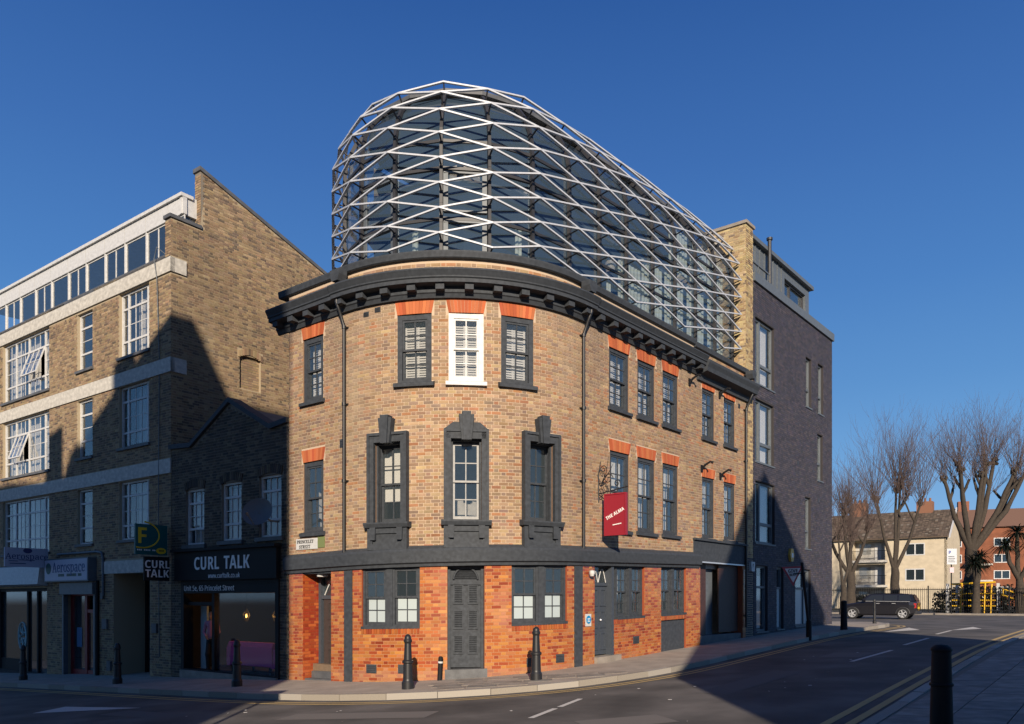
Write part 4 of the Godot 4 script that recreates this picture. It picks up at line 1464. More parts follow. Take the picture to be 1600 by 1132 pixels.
	# ground floor: a cafe front, a red shop door and a recessed entrance
	var g := node("shopfront", W, f.frame(-15.3, -.9))
	mb = MB.new()
	ring(mb, f, -17.4, -13.2, -.9, 2.3, .12, -.25, -.1)
	for x in [-15.0, -14.2]: fbox(mb, f, x - .06, x + .06, -.9, 2.2, -.24, -.11)
	fbox(mb, f, -17.3, -15.0, -.8, -.3, -.24, -.12)
	put("frame", mb.mesh(), M.black, g)
	piece("shop_window", f, -17.28, -15.06, -.3, 2.18, -.18, -.17, M.pane, g)
	piece("shop_window", f, -14.94, -14.26, -.78, 2.18, -.18, -.17, M.pane, g)
	piece("shop_window", f, -14.14, -13.32, -.78, 2.18, -.18, -.17, M.pane, g)
	mb = MB.new()
	var c := f.p(-15.55, .55, -.16)
	for rr in [[.42, .025], [.34, .012]]:
		var pts := []
		var rad := []
		for i in 25:
			var an := TAU * i / 24.0
			pts.append(c + f.along(0) * cos(an) * rr[0] * .8 + Vector3.UP * sin(an) * rr[0] * 1.2); rad.append(rr[1])
		mb.tube(pts, rad, 5)
	for i in 7:
		var an := TAU * i / 7.0
		mb.tube([c + f.along(0) * cos(an) * .06 + Vector3.UP * sin(an) * .1, c + f.along(0) * cos(an + .6) * .17 + Vector3.UP * sin(an + .6) * .27, c + f.along(0) * cos(an + .3) * .24 + Vector3.UP * sin(an + .3) * .38], [.02, .03, .012], 5)
	put("window_emblem", mb.mesh(), mat(lin(.32, .5, .52), .6), g)
	mb = MB.new()
	sweep(mb, f, -18.2, -13.15, [Vector2(0, 2.36), Vector2(.34, 2.42), Vector2(.26, 3.05), Vector2(0, 3.1)])
	put("awning_box", mb.mesh(), M.white, g)
	g = node("shop_door", W, f.frame(-10.8, -.6))
	mb = MB.new()
	ring(mb, f, -11.9, -9.8, -.75, 2.1, .09, -.3, -.2)
	fbox(mb, f, -10.9, -10.74, -.75, 2.1, -.3, -.19)
	fbox(mb, f, -10.74, -9.85, 1.45, 1.56, -.3, -.2)
	fbox(mb, f, -11.85, -9.85, -.75, -.45, -.29, -.21)
	put("frame", mb.mesh(), mat(lin(.22, .015, .02), .45), g)
	piece("pane", f, -11.8, -10.92, -.45, 2.0, -.26, -.25, M.pane, g)
	piece("pane", f, -10.72, -9.9, -.45, 1.45, -.26, -.25, M.pane, g)
	piece("poster", f, -11.55, -11.2, .3, .95, -.245, -.24, mat(lin(.03, .12, .25), .6), g)
	piece("notice", f, -10.3, -10.1, .55, .85, -.245, -.24, M.white, g)
	mb = MB.new()
	fbox(mb, f, -11.98, -9.72, 2.06, 2.44, -.1, .14)
	put("shutter_box", mb.mesh(), M.zinc, g)
	piece("shutter_rail", f, -11.98, -11.88, -.8, 2.06, -.1, .05, M.zinc, g)
	piece("shutter_rail", f, -9.84, -9.74, -.8, 2.06, -.1, .05, M.zinc, g)
	g = node("entrance", W, f.frame(-7.5, -.5))
	mb = MB.new()
	ring(mb, f, -8.6, -6.55, -.6, 2.7, .1, -1.1, -1.0)
	for x in [-7.9, -7.25]: fbox(mb, f, x - .05, x + .05, -.6, 2.7, -1.1, -1.0)
	for h in [.35, 1.15, 2.0]: fbox(mb, f, -7.9, -6.6, h - .05, h + .05, -1.09, -1.0)
	put("frame", mb.mesh(), M.black, g)
	piece("pane", f, -7.2, -6.62, -.5, 1.95, -1.06, -1.05, M.frosted, g)
	piece("pane", f, -7.85, -7.28, -.5, 1.95, -1.06, -1.05, M.pane, g)
	piece("pane", f, -8.5, -7.95, -.5, 2.6, -1.06, -1.05, M.pane, g)
	# cables, conduit and pipes on the face
	mb = MB.new()
	mb.tube([f.p(-5.85, 12.0, -.2), f.p(-5.95, 12.2, .1), f.p(-6.1, 11.9, .1), f.p(-6.0, 11.35, .07), f.p(-5.93, 9, .03), f.p(-5.93, 4, .06), f.p(-5.93, 0.2, .03)], [.014, .014, .014, .014, .014, .014, .014], 5)
	put("cable", mb.mesh(), M.zinc, W)
	mb = MB.new()
	mb.tube([f.p(-12.3, 3.42, .05), f.p(-9.6, 3.42, .05), f.p(-9.3, 3.38, .05), f.p(-9.2, 3.2, .05), f.p(-9.2, 2.0, .05)], [.04, .04, .04, .04, .04], 7)
	put("conduit", mb.mesh(), M.zinc, W)
	mb = MB.new()
	mb.tube([f.p(-9.55, 2.5, .06), f.p(-9.55, -.6, .06)], [.05, .05], 7)
	put("drainpipe", mb.mesh(), M.black, W)
	for e in [[-9.25, .95, .3, .32], [-8.95, -.35, .22, .3], [-6.3, .9, .25, .28], [-9.35, 1.9, .14, .2]]:
		piece("wall_box", f, e[0], e[0] + e[2], e[1], e[1] + e[3], 0, .07, M.lead, W)
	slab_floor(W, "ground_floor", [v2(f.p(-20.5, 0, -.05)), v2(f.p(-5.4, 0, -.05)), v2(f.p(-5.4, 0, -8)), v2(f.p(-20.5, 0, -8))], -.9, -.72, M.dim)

func v2(p: Vector3) -> Vector2: return Vector2(p.x, p.z)

func flat_off(f: Face, o: float) -> Face:
	var q := Face.new()
	q.d = f.d
	q.at = f.at + Vector2(-f.d.y, f.d.x) * o
	return q

func gabled_shop():
	var f := left
	var S := thing("gabled_shop", "small soot-dark brick shop with a low gable and a black CURL TALK fascia", "building", f.p(-2.6, -.3))
	var top := func(s: float) -> float:
		var pts := [[-5.36, 6.22], [-4.3, 6.16], [-2.46, 7.16], [-.7, 6.22], [.1, 6.3]]
		for i in pts.size() - 1:
			if s <= pts[i + 1][0]: return lerpf(pts[i][1], pts[i + 1][1], clampf((s - pts[i][0]) / (pts[i + 1][0] - pts[i][0]), 0, 1))
		return 6.3
	var ops := [[-4.59, -3.68, 3.42, 4.98, .18], [-2.87, -1.97, 3.46, 5.02, .18], [-1.21, -.3, 3.48, 5.06, .18], [-4.78, -.37, -1.2, 2.46, .25]]
	var mb := MB.new()
	wall(mb, f, -5.33, -.02, -1.2, 7.3, ops, .2, top)
	put("wall", mb.mesh(), M.mortar_dark, S)
	var soot := [Color(.085, .065, .05), Color(.12, .09, .062), Color(.06, .05, .042), Color(.17, .125, .08), Color(.10, .075, .055), Color(.2, .155, .10)]
	var skip := ops.duplicate()
	for o in ops.slice(0, 3): skip.append([o[0] - .08, o[1] + .08, o[3] - .1, o[3] + .18])
	skip.append([-4.95, -.33, 2.4, 3.24])
	bricks(S, f, -5.33, -.02, -.6, 7.2, skip, soot, M.stock, Rect2(-5, 5.0, 5, 1.6), 300, top)
	# copings along the gable
	var pts := [[-5.36, 6.22], [-4.3, 6.16], [-2.46, 7.16], [-.7, 6.22], [0.0, 6.3]]
	for i in pts.size() - 1:
		mb = MB.new()
		mb.prism(PackedVector2Array([Vector2(pts[i][0], pts[i][1]), Vector2(pts[i + 1][0], pts[i + 1][1]), Vector2(pts[i + 1][0], pts[i + 1][1] + .13), Vector2(pts[i][0], pts[i][1] + .13)]), Transform3D(Basis(f.along(0), Vector3.UP, f.out(0)), f.p(0, 0)), -.3, .09)
		put("coping", mb.mesh(), M.paint, S)
	# roof and room shell
	mb = MB.new()
	for i in pts.size() - 1:
		mb.quad(f.p(pts[i][0], pts[i][1] - .05, -.2), f.p(pts[i + 1][0], pts[i + 1][1] - .05, -.2), f.p(pts[i + 1][0], pts[i + 1][1] - .05, -8), f.p(pts[i][0], pts[i][1] - .05, -8))
	put("roof", mb.mesh(), M.lead, S)
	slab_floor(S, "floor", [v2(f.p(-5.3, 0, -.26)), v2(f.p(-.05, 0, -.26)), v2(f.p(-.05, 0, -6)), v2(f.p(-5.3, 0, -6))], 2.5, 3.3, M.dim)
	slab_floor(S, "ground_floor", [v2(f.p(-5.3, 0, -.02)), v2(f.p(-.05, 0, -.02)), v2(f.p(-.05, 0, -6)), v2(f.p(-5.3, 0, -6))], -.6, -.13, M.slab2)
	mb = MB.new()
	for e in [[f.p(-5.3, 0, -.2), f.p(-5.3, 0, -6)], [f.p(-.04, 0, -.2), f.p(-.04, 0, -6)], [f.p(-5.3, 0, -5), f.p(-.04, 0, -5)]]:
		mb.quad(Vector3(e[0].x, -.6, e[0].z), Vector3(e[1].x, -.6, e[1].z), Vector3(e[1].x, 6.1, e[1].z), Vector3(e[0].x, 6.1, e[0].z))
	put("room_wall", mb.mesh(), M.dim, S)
	# three cambered windows
	for o in ops.slice(0, 3):
		var w := node("window", S, f.frame((o[0] + o[1]) * .5, o[2]))
		mb = MB.new()
		ring(mb, f, o[0], o[1], o[2], o[3], .06, -.16, -.07)
		fbox(mb, f, o[0], o[1], o[2] + .42, o[2] + .48, -.15, -.08)
		fbox(mb, f, o[0], o[1], o[3] - .42, o[3] - .36, -.15, -.08)
		var cam := PackedVector2Array()
		for k in 9: cam.append(Vector2(lerpf(o[0], o[1], k / 8.0), o[3] - .02 + .1 * sin(PI * k / 8.0)))
		cam.append(Vector2(o[1], o[3] - .06)); cam.append(Vector2(o[0], o[3] - .06))
		mb.prism(cam, Transform3D(Basis(f.along(0), Vector3.UP, f.out(0)), f.p(0, 0)), -.15, -.06)
		put("frame", mb.mesh(), M.white, w)
		mb = MB.new()
		bars(mb, f, o[0] + .06, o[1] - .06, o[2] + .06, o[3] - .06, 3, 1, .02, -.14, -.1)
		fbox(mb, f, o[0] + .06, o[1] - .06, o[2] + .8, o[2] + .82, -.138, -.102)
		put("glazing_bars", mb.mesh(), M.white, w)
		panes(w, f, o[0] + .06, o[1] - .06, o[2] + .06, o[3] - .06, 3, 4, .02, -.12, M.pane)
		mb = MB.new()
		fbox(mb, f, o[0] - .1, o[1] + .1, o[2] - .1, o[2], -.1, .08)
		put("sill", mb.mesh(), M.lead, w)
		blind(w, f, o[0] + .06, o[1] - .06, o[2] + .06, o[3] - .08, -.26, M.shutter, .8)
		mb = MB.new()
		for k in 13:
			var t := (k + .5) / 13.0
			var x := lerpf(o[0] - .06, o[1] + .06, t)
			var y: float = o[3] + .07 + .1 * sin(t * PI)
			var lean := (t - .5) * .5
			mb.box(f.p(x, y, .014), (f.along(0) + Vector3.UP * lean * -.0) * .031, (Vector3.UP + f.along(0) * lean).normalized() * .11, f.out(0) * .02, pick_colour(soot))
		put("brick_arch", mb.mesh(), M.stock, w)
	# black shopfront
	var g := node("shopfront", S, f.frame(-2.6, -.2))
	mb = MB.new()
	fbox(mb, f, -4.95, -.33, 2.42, 3.22, -.05, .14)
	fbox(mb, f, -5.0, -.28, 3.22, 3.3, -.05, .24)
	put("sign_board", mb.mesh(), M.black, g)
	mb = MB.new()
	ring(mb, f, -4.78, -.37, -.2, 2.46, .14, -.25, .04)
	fbox(mb, f, -3.42, -3.3, -.2, 2.3, -.22, -.06)
	fbox(mb, f, -4.66, -3.4, 1.72, 1.82, -.22, -.08)
	fbox(mb, f, -4.7, -.45, 2.06, 2.36, -.2, .02)
	put("frame", mb.mesh(), M.black, g)
	piece("shop_window", f, -3.3, -.51, -.06, 2.06, -.15, -.14, M.pane, g)
	piece("open_door_edge", f, -4.55, -4.25, -.12, 1.7, -.5, -.44, M.frosted, g)
	piece("step", f, -4.75, -.4, -.35, -.1, -.1, .1, M.slab3, g)
	letters(g, "CURL", f.frame(-3.36, 2.87, .148), .48, M.text_white, true)
	letters(g, "TALK", f.frame(-1.98, 2.87, .148), .48, M.text_white, true)
	letters(g, "www.curltalk.co.uk", f.frame(-2.55, 2.53, .148), .17, M.text_white, false)
	letters(g, "Unit 5e, 65 Princelet Street", f.frame(-3.45, 2.2, .03), .2, M.text_white, false)

func dark_building():
	var f := rightf
	# the tall end of the wall between the pub and its neighbour
	var Y := thing("party_wall", "narrow yellow brick wall end rising between the pub and the dark building", "wall", f.p(18.36, .6))
	var mb := MB.new()
	mb.prism(PackedVector2Array([Vector2(18.06, .2), Vector2(18.66, .2), Vector2(18.66, 14.5), Vector2(18.06, 14.5)]), Transform3D(Basis(f.along(0), Vector3.UP, f.out(0)), f.p(0, 0)), -7.0, -.004)
	put("core", mb.mesh(), M.mortar, Y)
	var ye := [Color(.60, .45, .22), Color(.55, .40, .2), Color(.66, .51, .27), Color(.45, .31, .16), Color(.60, .47, .26), Color(.26, .19, .13)]
	bricks(Y, f, 18.06, 18.66, 3.3, 14.48, [], ye, M.stock, Rect2(18, 3, 1, 12), 300)
	bricks(Y, f, 18.06, 18.66, .3, 3.3, [], [Color(.12, .11, .11), Color(.09, .085, .09), Color(.16, .145, .13)], M.stock)
	var sf := Face.new()
	sf.at = v2(f.p(18.06, 0, -4.5)); sf.d = Vector2(.77327, .63408)
	bricks(Y, sf, 0.0, 4.5, 9.3, 14.48, [], ye, M.stock)
	mb = MB.new()
	fbox(mb, f, 18.0, 18.72, 14.5, 14.6, -7.0, .06)
	put("coping", mb.mesh(), M.slab3, Y)

	var D := thing("dark_brick_building", "modern dark purple brick building with tall metal windows and zinc top storey", "building", f.p(22.8, .7))
	var wins := [[18.86, 20.55, 9.34, 11.60, 3], [18.86, 20.52, 6.64, 8.80, 3], [18.86, 20.60, 3.85, 5.97, 3], [23.8, 24.42, 9.45, 11.38, 1], [25.2, 25.86, 9.43, 11.44, 1], [25.12, 25.78, 6.71, 8.58, 1], [23.72, 24.36, 3.88, 5.89, 1], [18.95, 19.95, .78, 3.06, 2], [20.80, 21.46, .82, 3.06, 1], [22.66, 24.36, .88, 3.06, 4]]
	var ops := []
	for w in wins: ops.append([w[0], w[1], w[2], w[3], .16])
	mb = MB.new()
	wall(mb, f, 18.68, 26.95, .2, 12.8, ops)
	var e := f.p(26.95, 0)
	mb.quad(f.p(26.95, .2, 0), f.p(26.95, .2, -9), f.p(26.95, 12.8, -9), f.p(26.95, 12.8, 0))
	put("wall", mb.mesh(), M.mortar_black, D)
	var pur := [Color(.068, .064, .088), Color(.082, .073, .092), Color(.050, .049, .070), Color(.10, .085, .10), Color(.062, .061, .090)]
	bricks(D, f, 18.68, 26.95, .45, 12.8, ops, pur, M.engineering, Rect2(18.7, 6.0, 3.4, 3.2), 300)
	for w in wins:
		var n := node("window", D, f.frame((w[0] + w[1]) * .5, w[2]))
		mb = MB.new()
		ring(mb, f, w[0], w[1], w[2], w[3], .07, -.18, -.09)
		var tr: float = w[2] + (w[3] - w[2]) * .32
		if w[4] == 3:
			fbox(mb, f, w[0] + .5, w[0] + .6, w[2], w[3], -.178, -.08)
			fbox(mb, f, w[0] + .6, w[1] - .05, tr - .05, tr + .05, -.176, -.085)
		elif w[4] == 1:
			fbox(mb, f, w[0] + .05, w[1] - .05, (w[2] + .7 if w[2] > 3 else w[3] - .75) - .04, (w[2] + .7 if w[2] > 3 else w[3] - .75) + .04, -.176, -.085)
		else:
			fbox(mb, f, w[0] + .05, w[1] - .05, w[3] - .78, w[3] - .7, -.176, -.085)
			if w[4] == 4: fbox(mb, f, w[0] + 1.08, w[0] + 1.16, w[2], w[3], -.178, -.08)
		put("frame", mb.mesh(), M.zinc, n)
		var low: float = w[3] - .74 if w[2] < 3 else w[3]
		if w[4] == 3:
			piece("pane", f, w[0] + .07, w[0] + .5, w[2] + .07, w[3] - .07, -.14, -.13, M.pane, n)
			piece("pane", f, w[0] + .6, w[1] - .07, w[2] + .07, tr - .05, -.14, -.13, M.pane, n)
			piece("pane", f, w[0] + .6, w[1] - .07, tr + .05, w[3] - .07, -.14, -.13, M.pane, n)
			piece("net_curtain", f, w[0] + .75, w[1] - .1, w[2] + .1, w[3] - .1, -.28, -.27, M.blind, n)
		else:
			piece("pane", f, w[0] + .07, w[1] - .07, w[2] + .07, low - .04, -.14, -.13, M.frosted if w[2] < 3 and w[4] != 2 else M.pane, n)
			if low < w[3] - .1: piece("pane", f, w[0] + .07, w[1] - .07, low + .04, w[3] - .07, -.14, -.13, M.pane, n)
			if w[2] > 3 or w[4] == 2: piece("net_curtain", f, w[0] + .1, w[1] - .1, w[2] + .1, w[2] + (w[3] - w[2]) * .85, -.25, -.24, M.blind, n)
		piece("sill", f, w[0] - .04, w[1] + .04, w[2] - .05, w[2], -.1, .04, M.zinc, n)
	mb = MB.new()
	fbox(mb, f, 18.66, 27.03, 12.76, 13.06, -.5, .08)
	put("flashing", mb.mesh(), M.zinc, D)
	# zinc attic set back from the edge, with standing seams
	var uf := flat_off(f, -.5)
	mb = MB.new()
	wall(mb, uf, 18.9, 25.6, 13.0, 14.62, [[22.9, 25.2, 13.3, 14.3, .25]])
	mb.quad(uf.p(25.6, 13, 0), uf.p(25.6, 13, -6), uf.p(25.6, 14.62, -6), uf.p(25.6, 14.62, 0))
	put("attic_wall", mb.mesh(), M.zinc, D)
	mb = MB.new()
	fbox(mb, uf, 18.8, 25.75, 14.62, 14.76, -6, .16)
	put("attic_roof", mb.mesh(), M.zinc, D)
	var s := 19.2
	while s < 25.5:
		if s < 22.85 or s > 25.25: piece("seam", uf, s - .012, s + .012, 13.05, 14.62, 0, .03, M.zinc, D)
		s += .42
	var aw := node("attic_window", D, uf.frame(24, 13.15))
	mb = MB.new()
	ring(mb, uf, 22.9, 25.2, 13.3, 14.3, .07, -.2, -.1)
	fbox(mb, uf, 23.7, 23.78, 13.3, 14.3, -.2, -.1)
	put("frame", mb.mesh(), M.dark_metal, aw)
	piece("pane", uf, 22.97, 25.13, 13.37, 14.23, -.16, -.15, M.pane, aw)
	mb = MB.new()
	mb.tube([f.p(20.9, 12.9, -.3), f.p(20.9, 15.0, -.3)], [.07, .07], 9)
	mb.tube([f.p(20.9, 15.0, -.3), f.p(20.9, 15.08, -.3)], [.11, .11], 9)
	put("flue", mb.mesh(), M.dark_metal, D)
	mb = MB.new()
	for x in [18.9, 19.8, 20.7]: fbox(mb, f, x - .02, x + .02, 13.06, 13.7, -.3, -.26)
	fbox(mb, f, 18.8, 20.8, 13.68, 13.72, -.31, -.25)
	put("handrail", mb.mesh(), M.zinc, D)
	for q in [[22.4, 10.2], [22.9, 7.1], [22.3, 4.3], [25.2, 5.9]]:
		piece("weep_vent", f, q[0] - .06, q[0] + .06, q[1] - .08, q[1] + .08, 0, .02, M.dark_metal, D)
	slab_floor(D, "roof", [v2(f.p(18.7, 0, -.1)), v2(f.p(26.9, 0, -.1)), v2(f.p(26.9, 0, -9)), v2(f.p(18.7, 0, -9))], 12.7, 12.8, M.lead)
	for h in [9.0, 6.2, 3.3, .4]: slab_floor(D, "floor", [v2(f.p(18.7, 0, -.3)), v2(f.p(26.9, 0, -.3)), v2(f.p(26.9, 0, -9)), v2(f.p(18.7, 0, -9))], h, h + .25, M.plaster)
	mb = MB.new()
	mb.quad(f.p(18.7, .2, -4), f.p(26.9, .2, -4), f.p(26.9, 12.7, -4), f.p(18.7, 12.7, -4))
	put("inner_wall", mb.mesh(), M.plaster, D)

func opposite_buildings():
	# the buildings behind and beside the camera; only their shade falls into view
	var L := thing("terrace_building", "brick terrace across the street, its shadow covering the left-hand shops", "building", Vector3(-8, -.2, 9))
	var d := Vector2(-.787, -.617)
	var n := Vector2(.617, -.787) * -1.0
	var c := Vector2(-4.2, 9.0)
	for q in [[0.0, 3.2, 18.5, 20.7], [3.2, 6.6, 18.5, 21.0], [6.6, 9.4, 17.1, 17.7], [9.4, 24.0, 16.1, 16.5]]:
		var mb := MB.new()
		var a: Vector2 = c + d * q[0]
		var fr := Transform3D(Basis(Vector3(d.x, 0, d.y), Vector3.UP, Vector3(n.x, 0, n.y)), Vector3(a.x, 0, a.y))
		var w: float = q[1] - q[0]
		mb.prism(PackedVector2Array([Vector2(0, -2), Vector2(w, -2), Vector2(w, q[2]), Vector2(w * .5, q[3]), Vector2(0, q[3] if q[0] == 0.0 else q[2])]), fr, 0, 8)
		put("wall", mb.mesh(), M.mortar_yellow, L)
	var mb2 := MB.new()
	for q in [[8.2, 19.7], [13.0, 17.9]]:
		var a: Vector2 = c + d * q[0]
		mb2.abox(Vector3(a.x - .5, 9, a.y - .3), Vector3(a.x + .5, q[1], a.y + .3))
	put("chimney", mb2.mesh(), M.mortar_dark, L)
	# a sign on a tall post by that corner, its shadow thrown on the road
	var sp := Vector2(-4.62, -5.7)
	var S := thing("road_sign", "road sign on a tall post whose shadow lies on the road at the left", "sign", Vector3(sp.x, ground(sp.x) - .1, sp.y))
	var ms := MB.new()
	ms.tube([Vector3(0, 0, 0), Vector3(0, 4.3, 0)], [.04, .04], 8)
	local(S, "post", ms, M.black)
	ms = MB.new()
	ms.abox(Vector3(-.32, 3.75, -.06), Vector3(.32, 4.28, -.04))
	local(S, "plate", ms, M.zinc)
	var Rb := thing("corner_building", "gabled brick building beside the camera, its shadow crossing the right-hand road", "building", Vector3(9, .3, 3))
	var mb := MB.new()
	mb.prism(PackedVector2Array([Vector2(4.15, -1), Vector2(14.4, -1), Vector2(14.4, 13.3), Vector2(10.15, 16.6), Vector2(9.0, 14.7), Vector2(6.68, 9.3), Vector2(4.15, 6.3)]), Transform3D(), 0, 7)
	put("wall", mb.mesh(), M.mortar_dark, Rb)

func far_window(B: Node, f: Face, s: float, h: float, w: float, t: float):
	var n := node("window", B, f.frame(s, h))
	var mb := MB.new()
	ring(mb, f, s - w * .5, s + w * .5, h, h + t, .11, -.1, .02)
	fbox(mb, f, s - .06, s + .06, h, h + t, -.1, .015)
	put("frame", mb.mesh(), M.white, n)
	piece("pane", f, s - w * .5 + .1, s - .05, h + .1, h + t - .1, -.06, -.05, M.pane, n)
	piece("pane", f, s + .05, s + w * .5 - .1, h + .1, h + t - .1, -.06, -.05, M.pane, n)

func park_side():
	# far pavement and land behind the cross street
	var mb := MB.new()
	var d := Vector2(-.787, -.617)
	var n := Vector2(.617, -.787)
	var o := Vector2(33.4, -52.3)
	for q in [[-30.0, 60.0, 0.0, 2.2]]:
		var c := []
		for e in [[q[0], q[2]], [q[1], q[2]], [q[1], q[3]], [q[0], q[3]]]:
			var w: Vector2 = o + d * e[0] + n * e[1]
			c.append(Vector3(w.x, .95, w.y))
		mb.quad(c[0], c[1], c[2], c[3])
		mb.quad(c[0] - Vector3.UP * .12, c[1] - Vector3.UP * .12, c[1], c[0])
	structure("far_pavement", mb, M.slab)
	mb = MB.new()
	var c4 := []
	for e in [[-60.0, 2.2], [90.0, 2.2], [90.0, 120.0], [-60.0, 120.0]]:
		var w: Vector2 = o + d * e[0] + n * e[1]
		c4.append(Vector3(w.x, .93, w.y))
	mb.quad(c4[0], c4[1], c4[2], c4[3])
	structure("park_ground", mb, M.soil)
	# railings along it
	var f := Face.new()
	f.at = o + n * 2.3
	f.d = -d
	var F := thing("railing_fence", "black iron bow-top railings along the far pavement", "fence", f.p(-10, .95))
	mb = MB.new()
	var s := -26.0
	while s < 8.0:
		fbox(mb, f, s - .012, s + .012, .95, 2.75, -.012, .012)
		s += .125
	var bars_o := put("bars", mb.mesh(), M.black, F)
	bars_o.set_meta("kind", "stuff")
	for h in [1.1, 2.6]: piece("rail", f, -26, 8, h, h + .05, -.025, .025, M.black, F)
	s = -26.0
	while s < 8.1:
		piece("post", f, s - .04, s + .04, .9, 2.9, -.04, .04, M.black, F)
		s += 2.5
	# hedge clumps behind the railings
	for q in [[-23.5, 2.3, 1.6, "ragged green hedge behind the railings left of the black car"], [-18.5, 3.0, 1.8, "variegated hedge behind the railings above the black car"], [-9.5, 2.4, 1.3, "low clipped shrub behind the railings left of the sign"], [-2.5, 3.2, 1.9, "dark evergreen hedge behind the yellow climbing frame"], [3.5, 3.4, 2.0, "dark evergreen hedge right of the yellow slide"]]:
		var w := f.p(q[0], .93, -1.2)
		var hd := thing("hedge", q[3], "hedge", w, 0, "hedges behind the railings")
		mb = MB.new()
		for i in 4200:
			var p := Vector3(rng.randf_range(-1, 1) * q[1], rng.randf() * q[2], rng.randf_range(-.6, .6))
			p.y *= 1.0 - .25 * pow(absf(p.x) / q[1], 3.0) + rng.randf_range(-.08, .08)
			p = Vector3(p.x * .787, p.y, p.x * .617 + p.z)
			var a := Vector3(rng.randf_range(-1, 1), rng.randf_range(-1, 1), rng.randf_range(-1, 1)).normalized() * .11
			var b := a.cross(Vector3(rng.randf(), rng.randf(), rng.randf())).normalized() * .07
			var g := rng.randf_range(.6, 1.5)
			mb.quad(p - a, p - b, p + a, p + b, Color(.045 * g, .065 * g, .018 * g))
		local(hd, "foliage", mb, M.leaf)
		mb = MB.new()
		for i in 5: mb.tube([Vector3((i - 2) * .5 * .787, -.05, (i - 2) * .5 * .617), Vector3((i - 2) * .55 * .787, q[2] * .7, (i - 2) * .55 * .617)], [.04, .02], 5)
		local(hd, "stem", mb, M.bark)
	# pale block of flats with a tiled roof
	var bf := Face.new()
	bf.at = Vector2(45.2, -83.0)
	bf.d = Vector2(.80347, .59534)
	var B := thing("flats_building", "three-storey cream brick flats with brown tiled roof and balconies", "building", bf.p(-8, .95))
	mb = MB.new()
	var bal := [[-9.3, -6.0, .9, 3.1, 1.3], [-9.3, -6.0, 3.5, 5.75, 1.3], [-9.3, -6.0, 6.2, 8.3, 1.3]]
	var bops := bal.duplicate()
	for h in [3.9, 6.6]: bops.append([-4.0, -2.1, h, h + 1.3, .1])
	wall(mb, bf, -24, 0, .6, 8.6, bops)
	mb.prism(PackedVector2Array([Vector2(0, .6), Vector2(9, .6), Vector2(9, 8.6), Vector2(4.5, 11.6), Vector2(0, 8.6)]), Transform3D(Basis(-bf.out(0), Vector3.UP, bf.along(0)), bf.p(0, 0)), -.3, -.01)
	put("wall", mb.mesh(), coarse(mat(lin(.72, .61, .44), .9, M.fine, 1.0), M.soft, .15), B)
	mb = MB.new()
	mb.quad(bf.p(-24, .6, -4), bf.p(0, .6, -4), bf.p(0, 8.5, -4), bf.p(-24, 8.5, -4))
	put("inner_wall", mb.mesh(), M.dim, B)
	mb = MB.new()
	mb.quad(bf.p(-24, 8.5, .35), bf.p(.25, 8.5, .35), bf.p(.25, 11.7, -4.5), bf.p(-24, 11.7, -4.5))
	mb.quad(bf.p(-24, 11.7, -4.5), bf.p(.25, 11.7, -4.5), bf.p(.25, 8.5, -9.3), bf.p(-24, 8.5, -9.3))
	mb.quad(bf.p(-24, 8.4, .35), bf.p(.25, 8.4, .35), bf.p(.25, 8.5, .35), bf.p(-24, 8.5, .35))
	var roof := put("roof", mb.mesh(), mat(lin(.12, .085, .06), .9), B)
	# courses of tiles
	mb = MB.new()
	for r in 24:
		var t := r / 24.0
		var x := -24.0
		while x < .2:
			var w2 := .3
			var a := bf.p(x, 8.52 + 3.2 * t, .37 - 4.85 * t)
			var b := bf.p(x + w2 - .02, 8.52 + 3.2 * t, .37 - 4.85 * t)
			var up := Vector3(0, 3.2, 0) / 24.0 - bf.out(0) * 4.85 / 24.0
			var g := rng.randf_range(.6, 1.5)
			var col := Color(.115 * g, .085 * g, .062 * g)
			if rng.randf() < .05: col = Color(.22, .19, .15)
			mb.quad(a + Vector3.UP * .04, b + Vector3.UP * .04, b + up + Vector3.UP * .01, a + up + Vector3.UP * .01, col)
			mb.quad(a, b, b + Vector3.UP * .04, a + Vector3.UP * .04, col)
			x += w2
	var tiles := put("roof_tiles", mb.mesh(), M.arch, roof)
	tiles.set_meta("kind", "stuff")
	for q in [[-9.6, 13.0], [-2.8, 12.7], [-14, 12.8]]:
		mb = MB.new()
		fbox(mb, bf, q[0] - .8, q[0] + .8, 10.6, q[1], -5.1, -4.0)
		for k in 3: mb.lathe(bf.p(q[0] - .5 + k * .5, q[1], -4.5), [Vector2(.13, 0), Vector2(.11, .4), Vector2(0, .4)], 8)
		put("chimney", mb.mesh(), mat(lin(.26, .12, .07), .9, M.fine, 1.5), B)
	mb = MB.new()
	mb.prism(PackedVector2Array([Vector2(-.4, 8.3), Vector2(4.5, 11.6), Vector2(4.5, 11.9), Vector2(-.4, 8.6)]), Transform3D(Basis(-bf.out(0), Vector3.UP, bf.along(0)), bf.p(0, 0)), .2, .32)
	put("verge", mb.mesh(), M.white, B)
	for h in [3.9, 6.6]: far_window(B, bf, -3.05, h, 1.9, 1.3)
	for q in bal:
		var g := node("balcony", B, bf.frame(-7.6, q[2]))
		piece("back_wall", bf, q[0], q[1], q[2], q[3], -1.35, -1.3, M.plaster, g)
		piece("door", bf, -7.3, -6.6, q[2], q[3] - .2, -1.28, -1.24, M.white, g)
		piece("pane", bf, -8.9, -7.7, q[2] + .7, q[3] - .25, -1.28, -1.25, M.pane, g)
		piece("slab", bf, q[0] - .1, q[1] + .3, q[2] - .25, q[2], -1.2, .35, M.band, g)
		mb = MB.new()
		var x: float = q[0]
		while x < q[1] + .2:
			fbox(mb, bf, x - .012, x + .012, q[2], q[2] + 1.0, .27, .295)
			x += .13
